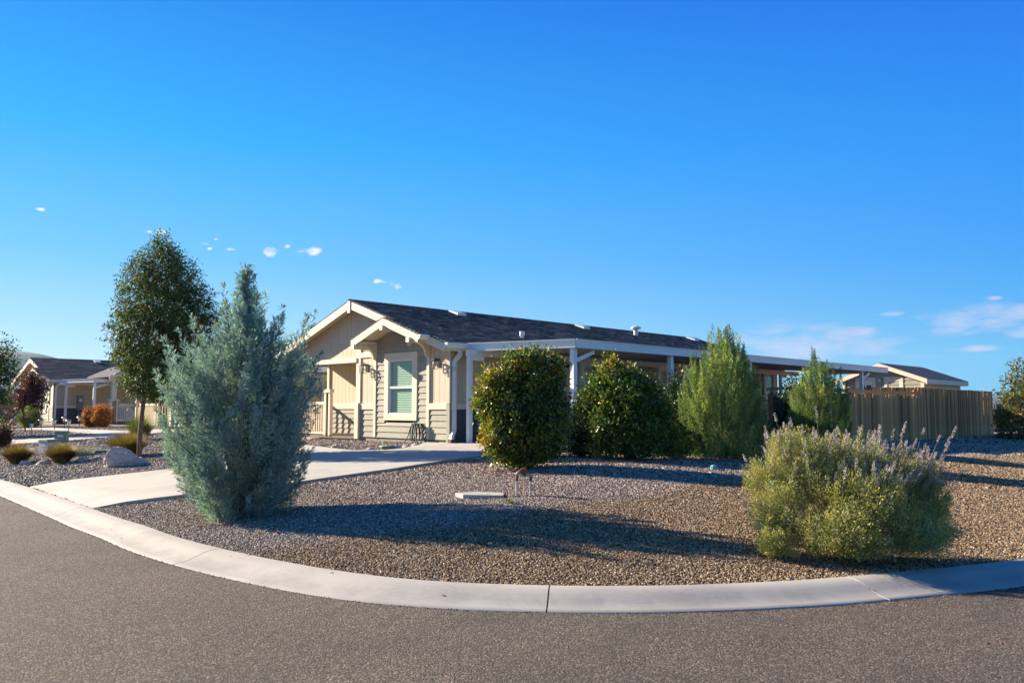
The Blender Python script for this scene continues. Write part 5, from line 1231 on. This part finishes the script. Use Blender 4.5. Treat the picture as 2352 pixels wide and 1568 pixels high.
lt_ = MB()
for cx, cy, r0, n_ in [(2.2, 14.6, .9, 260), (.2, 13.4, .7, 160), (3.9, 15.3, .8, 120), (-3.4, 10.7, .9, 240), (3.2, 7.9, 1.1, 240), (-8.6, 19.0, 1.2, 120), (1.0, 11.5, 4.0, 160)]:
    for _ in range(n_):
        a_ = random.uniform(0, 6.28); q_ = r0 * random.random() ** .6; x, y = cx + cos(a_) * q_, cy + sin(a_) * q_ * .7
        if sdist(x, y) < .02: continue
        z = float(tz(x, y)) + .012; r_ = random.uniform(.008, .02); t = random.uniform(0, 6.28)
        lt_.add([(x + cos(t) * r_ * 1.5, y + sin(t) * r_ * 1.5, z), (x - sin(t) * r_ * .6, y + cos(t) * r_ * .6, z + .01), (x - cos(t) * r_ * 1.5, y - sin(t) * r_ * 1.5, z + .004), (x + sin(t) * r_ * .6, y - cos(t) * r_ * .6, z + .008)], [(0, 1, 2, 3)])
tag(lt_.obj('leaf_litter', M['rust']), 'dry leaf litter scattered on the gravel under the plants', None, kind='stuff')
grass('tiny green weed in the gravel beside the standpipes', (-.02, 10.6), .10, .10, 60, [(.13, .17, .05), (.2, .2, .07)], None, 1.2, .004, 'weed')
grass('tiny dry weed at the drive edge left of the blue cypress', (-5.0, 12.6), .09, .08, 50, [(.2, .18, .08), (.14, .15, .06)], None, 1.2, .004, 'weed')
for p, q in (((-6.75, 16.75), (-3.9, 13.35)), ((-3.5, 18.65), (-1.35, 15.45)), (huv(.35, 0.0), huv(.35, -3.4))):
    b = MB(); n_ = 14; V = []
    dx, dy = q[0] - p[0], q[1] - p[1]; l_ = sqrt(dx * dx + dy * dy); ox, oy = -dy / l_ * .007, dx / l_ * .007
    for i in range(n_ + 1):
        x, y = p[0] + dx * i / n_, p[1] + dy * i / n_; z = float(tz(x, y)) + .0535
        if i in (0, n_): z -= .002
        V += [(x - ox, y - oy, z), (x + ox, y + oy, z)]
    b.add(V, [(2 * i, 2 * i + 1, 2 * i + 3, 2 * i + 2) for i in range(n_)]); b.obj('control_joint', M['joint'], drive)
# ------------------------------------------------------------------ far hills
def hill(name, pts, depth, label, c):
    V = []; n = 60; K = 14
    xs = np.linspace(pts[0][0], pts[-1][0], n); y_ = np.array([p[1] for p in pts]); zs = np.interp(xs, [p[0] for p in pts], [p[2] for p in pts]); ys = np.interp(xs, [p[0] for p in pts], y_)
    from mathutils import noise
    for k in range(K):
        t = k / (K - 1); prof_ = 1 - abs(2 * t - 1) ** 1.3
        for x, y, z in zip(xs, ys, zs):
            h = z * prof_; h *= 1 + .16 * noise.noise(Vector((x / 260, (y + t * depth) / 200, 3.3))) * (1 if 0 < t < 1 else 0)
            V.append((x, y + (t - .5) * depth, h - 12))
    F_ = [(k * n + i, k * n + i + 1, (k + 1) * n + i + 1, (k + 1) * n + i) for k in range(K - 1) for i in range(n - 1)]
    return struct(MB().add(V, F_).obj(name, c, None, smooth=True), label)
M['hillm'] = painted('scrub_covered_hill', (.035, .045, .035), .95, .3, (1, 1, 1), .012, 0)
M['hillp'] = painted('pale_dry_hill', (.26, .20, .14), .95, .25, (1, 1, 1), .02, 0)
hill('hills', [(-4200, 3600, 130), (-3000, 3600, 240), (-2420, 3600, 262), (-2164, 3600, 272), (-2050, 3600, 246), (-1927, 3600, 200), (-1600, 3600, 90), (-900, 3600, 40)], 900, 'distant blue mountain at the left', M['hillm'])
hill('hills', [(500, 3800, 20), (1600, 3800, 46), (2300, 3800, 66), (3200, 3800, 70), (5200, 3800, 90)], 800, 'low pale blue hills beyond the right side', M['hillm'])
hill('hills', [(400, 1500, 12), (900, 1500, 16), (1500, 1500, 20), (2400, 1500, 14)], 400, 'pale dry slope below the blue hills at right', M['hillp'])

# ------------------------------------------------------------------ air
hm = bpy.data.materials.new('air_haze'); hm.use_nodes = True; h_ = NT(hm.node_tree); h_.n.remove(h_.n['Principled BSDF'])
pv = h_.node('ShaderNodeVolumePrincipled'); pv.inputs['Density'].default_value = 5.5e-5; pv.inputs['Color'].default_value = (.55, .80, 1.0, 1); pv.inputs['Anisotropy'].default_value = .1
h_.l.new(pv.outputs[0], h_.n['Material Output'].inputs['Volume'])
tag(MB().box(-5600, 5600, -700, 4400, -40, 275).obj('haze', hm), 'thin pale haze in the air', None, kind='stuff')
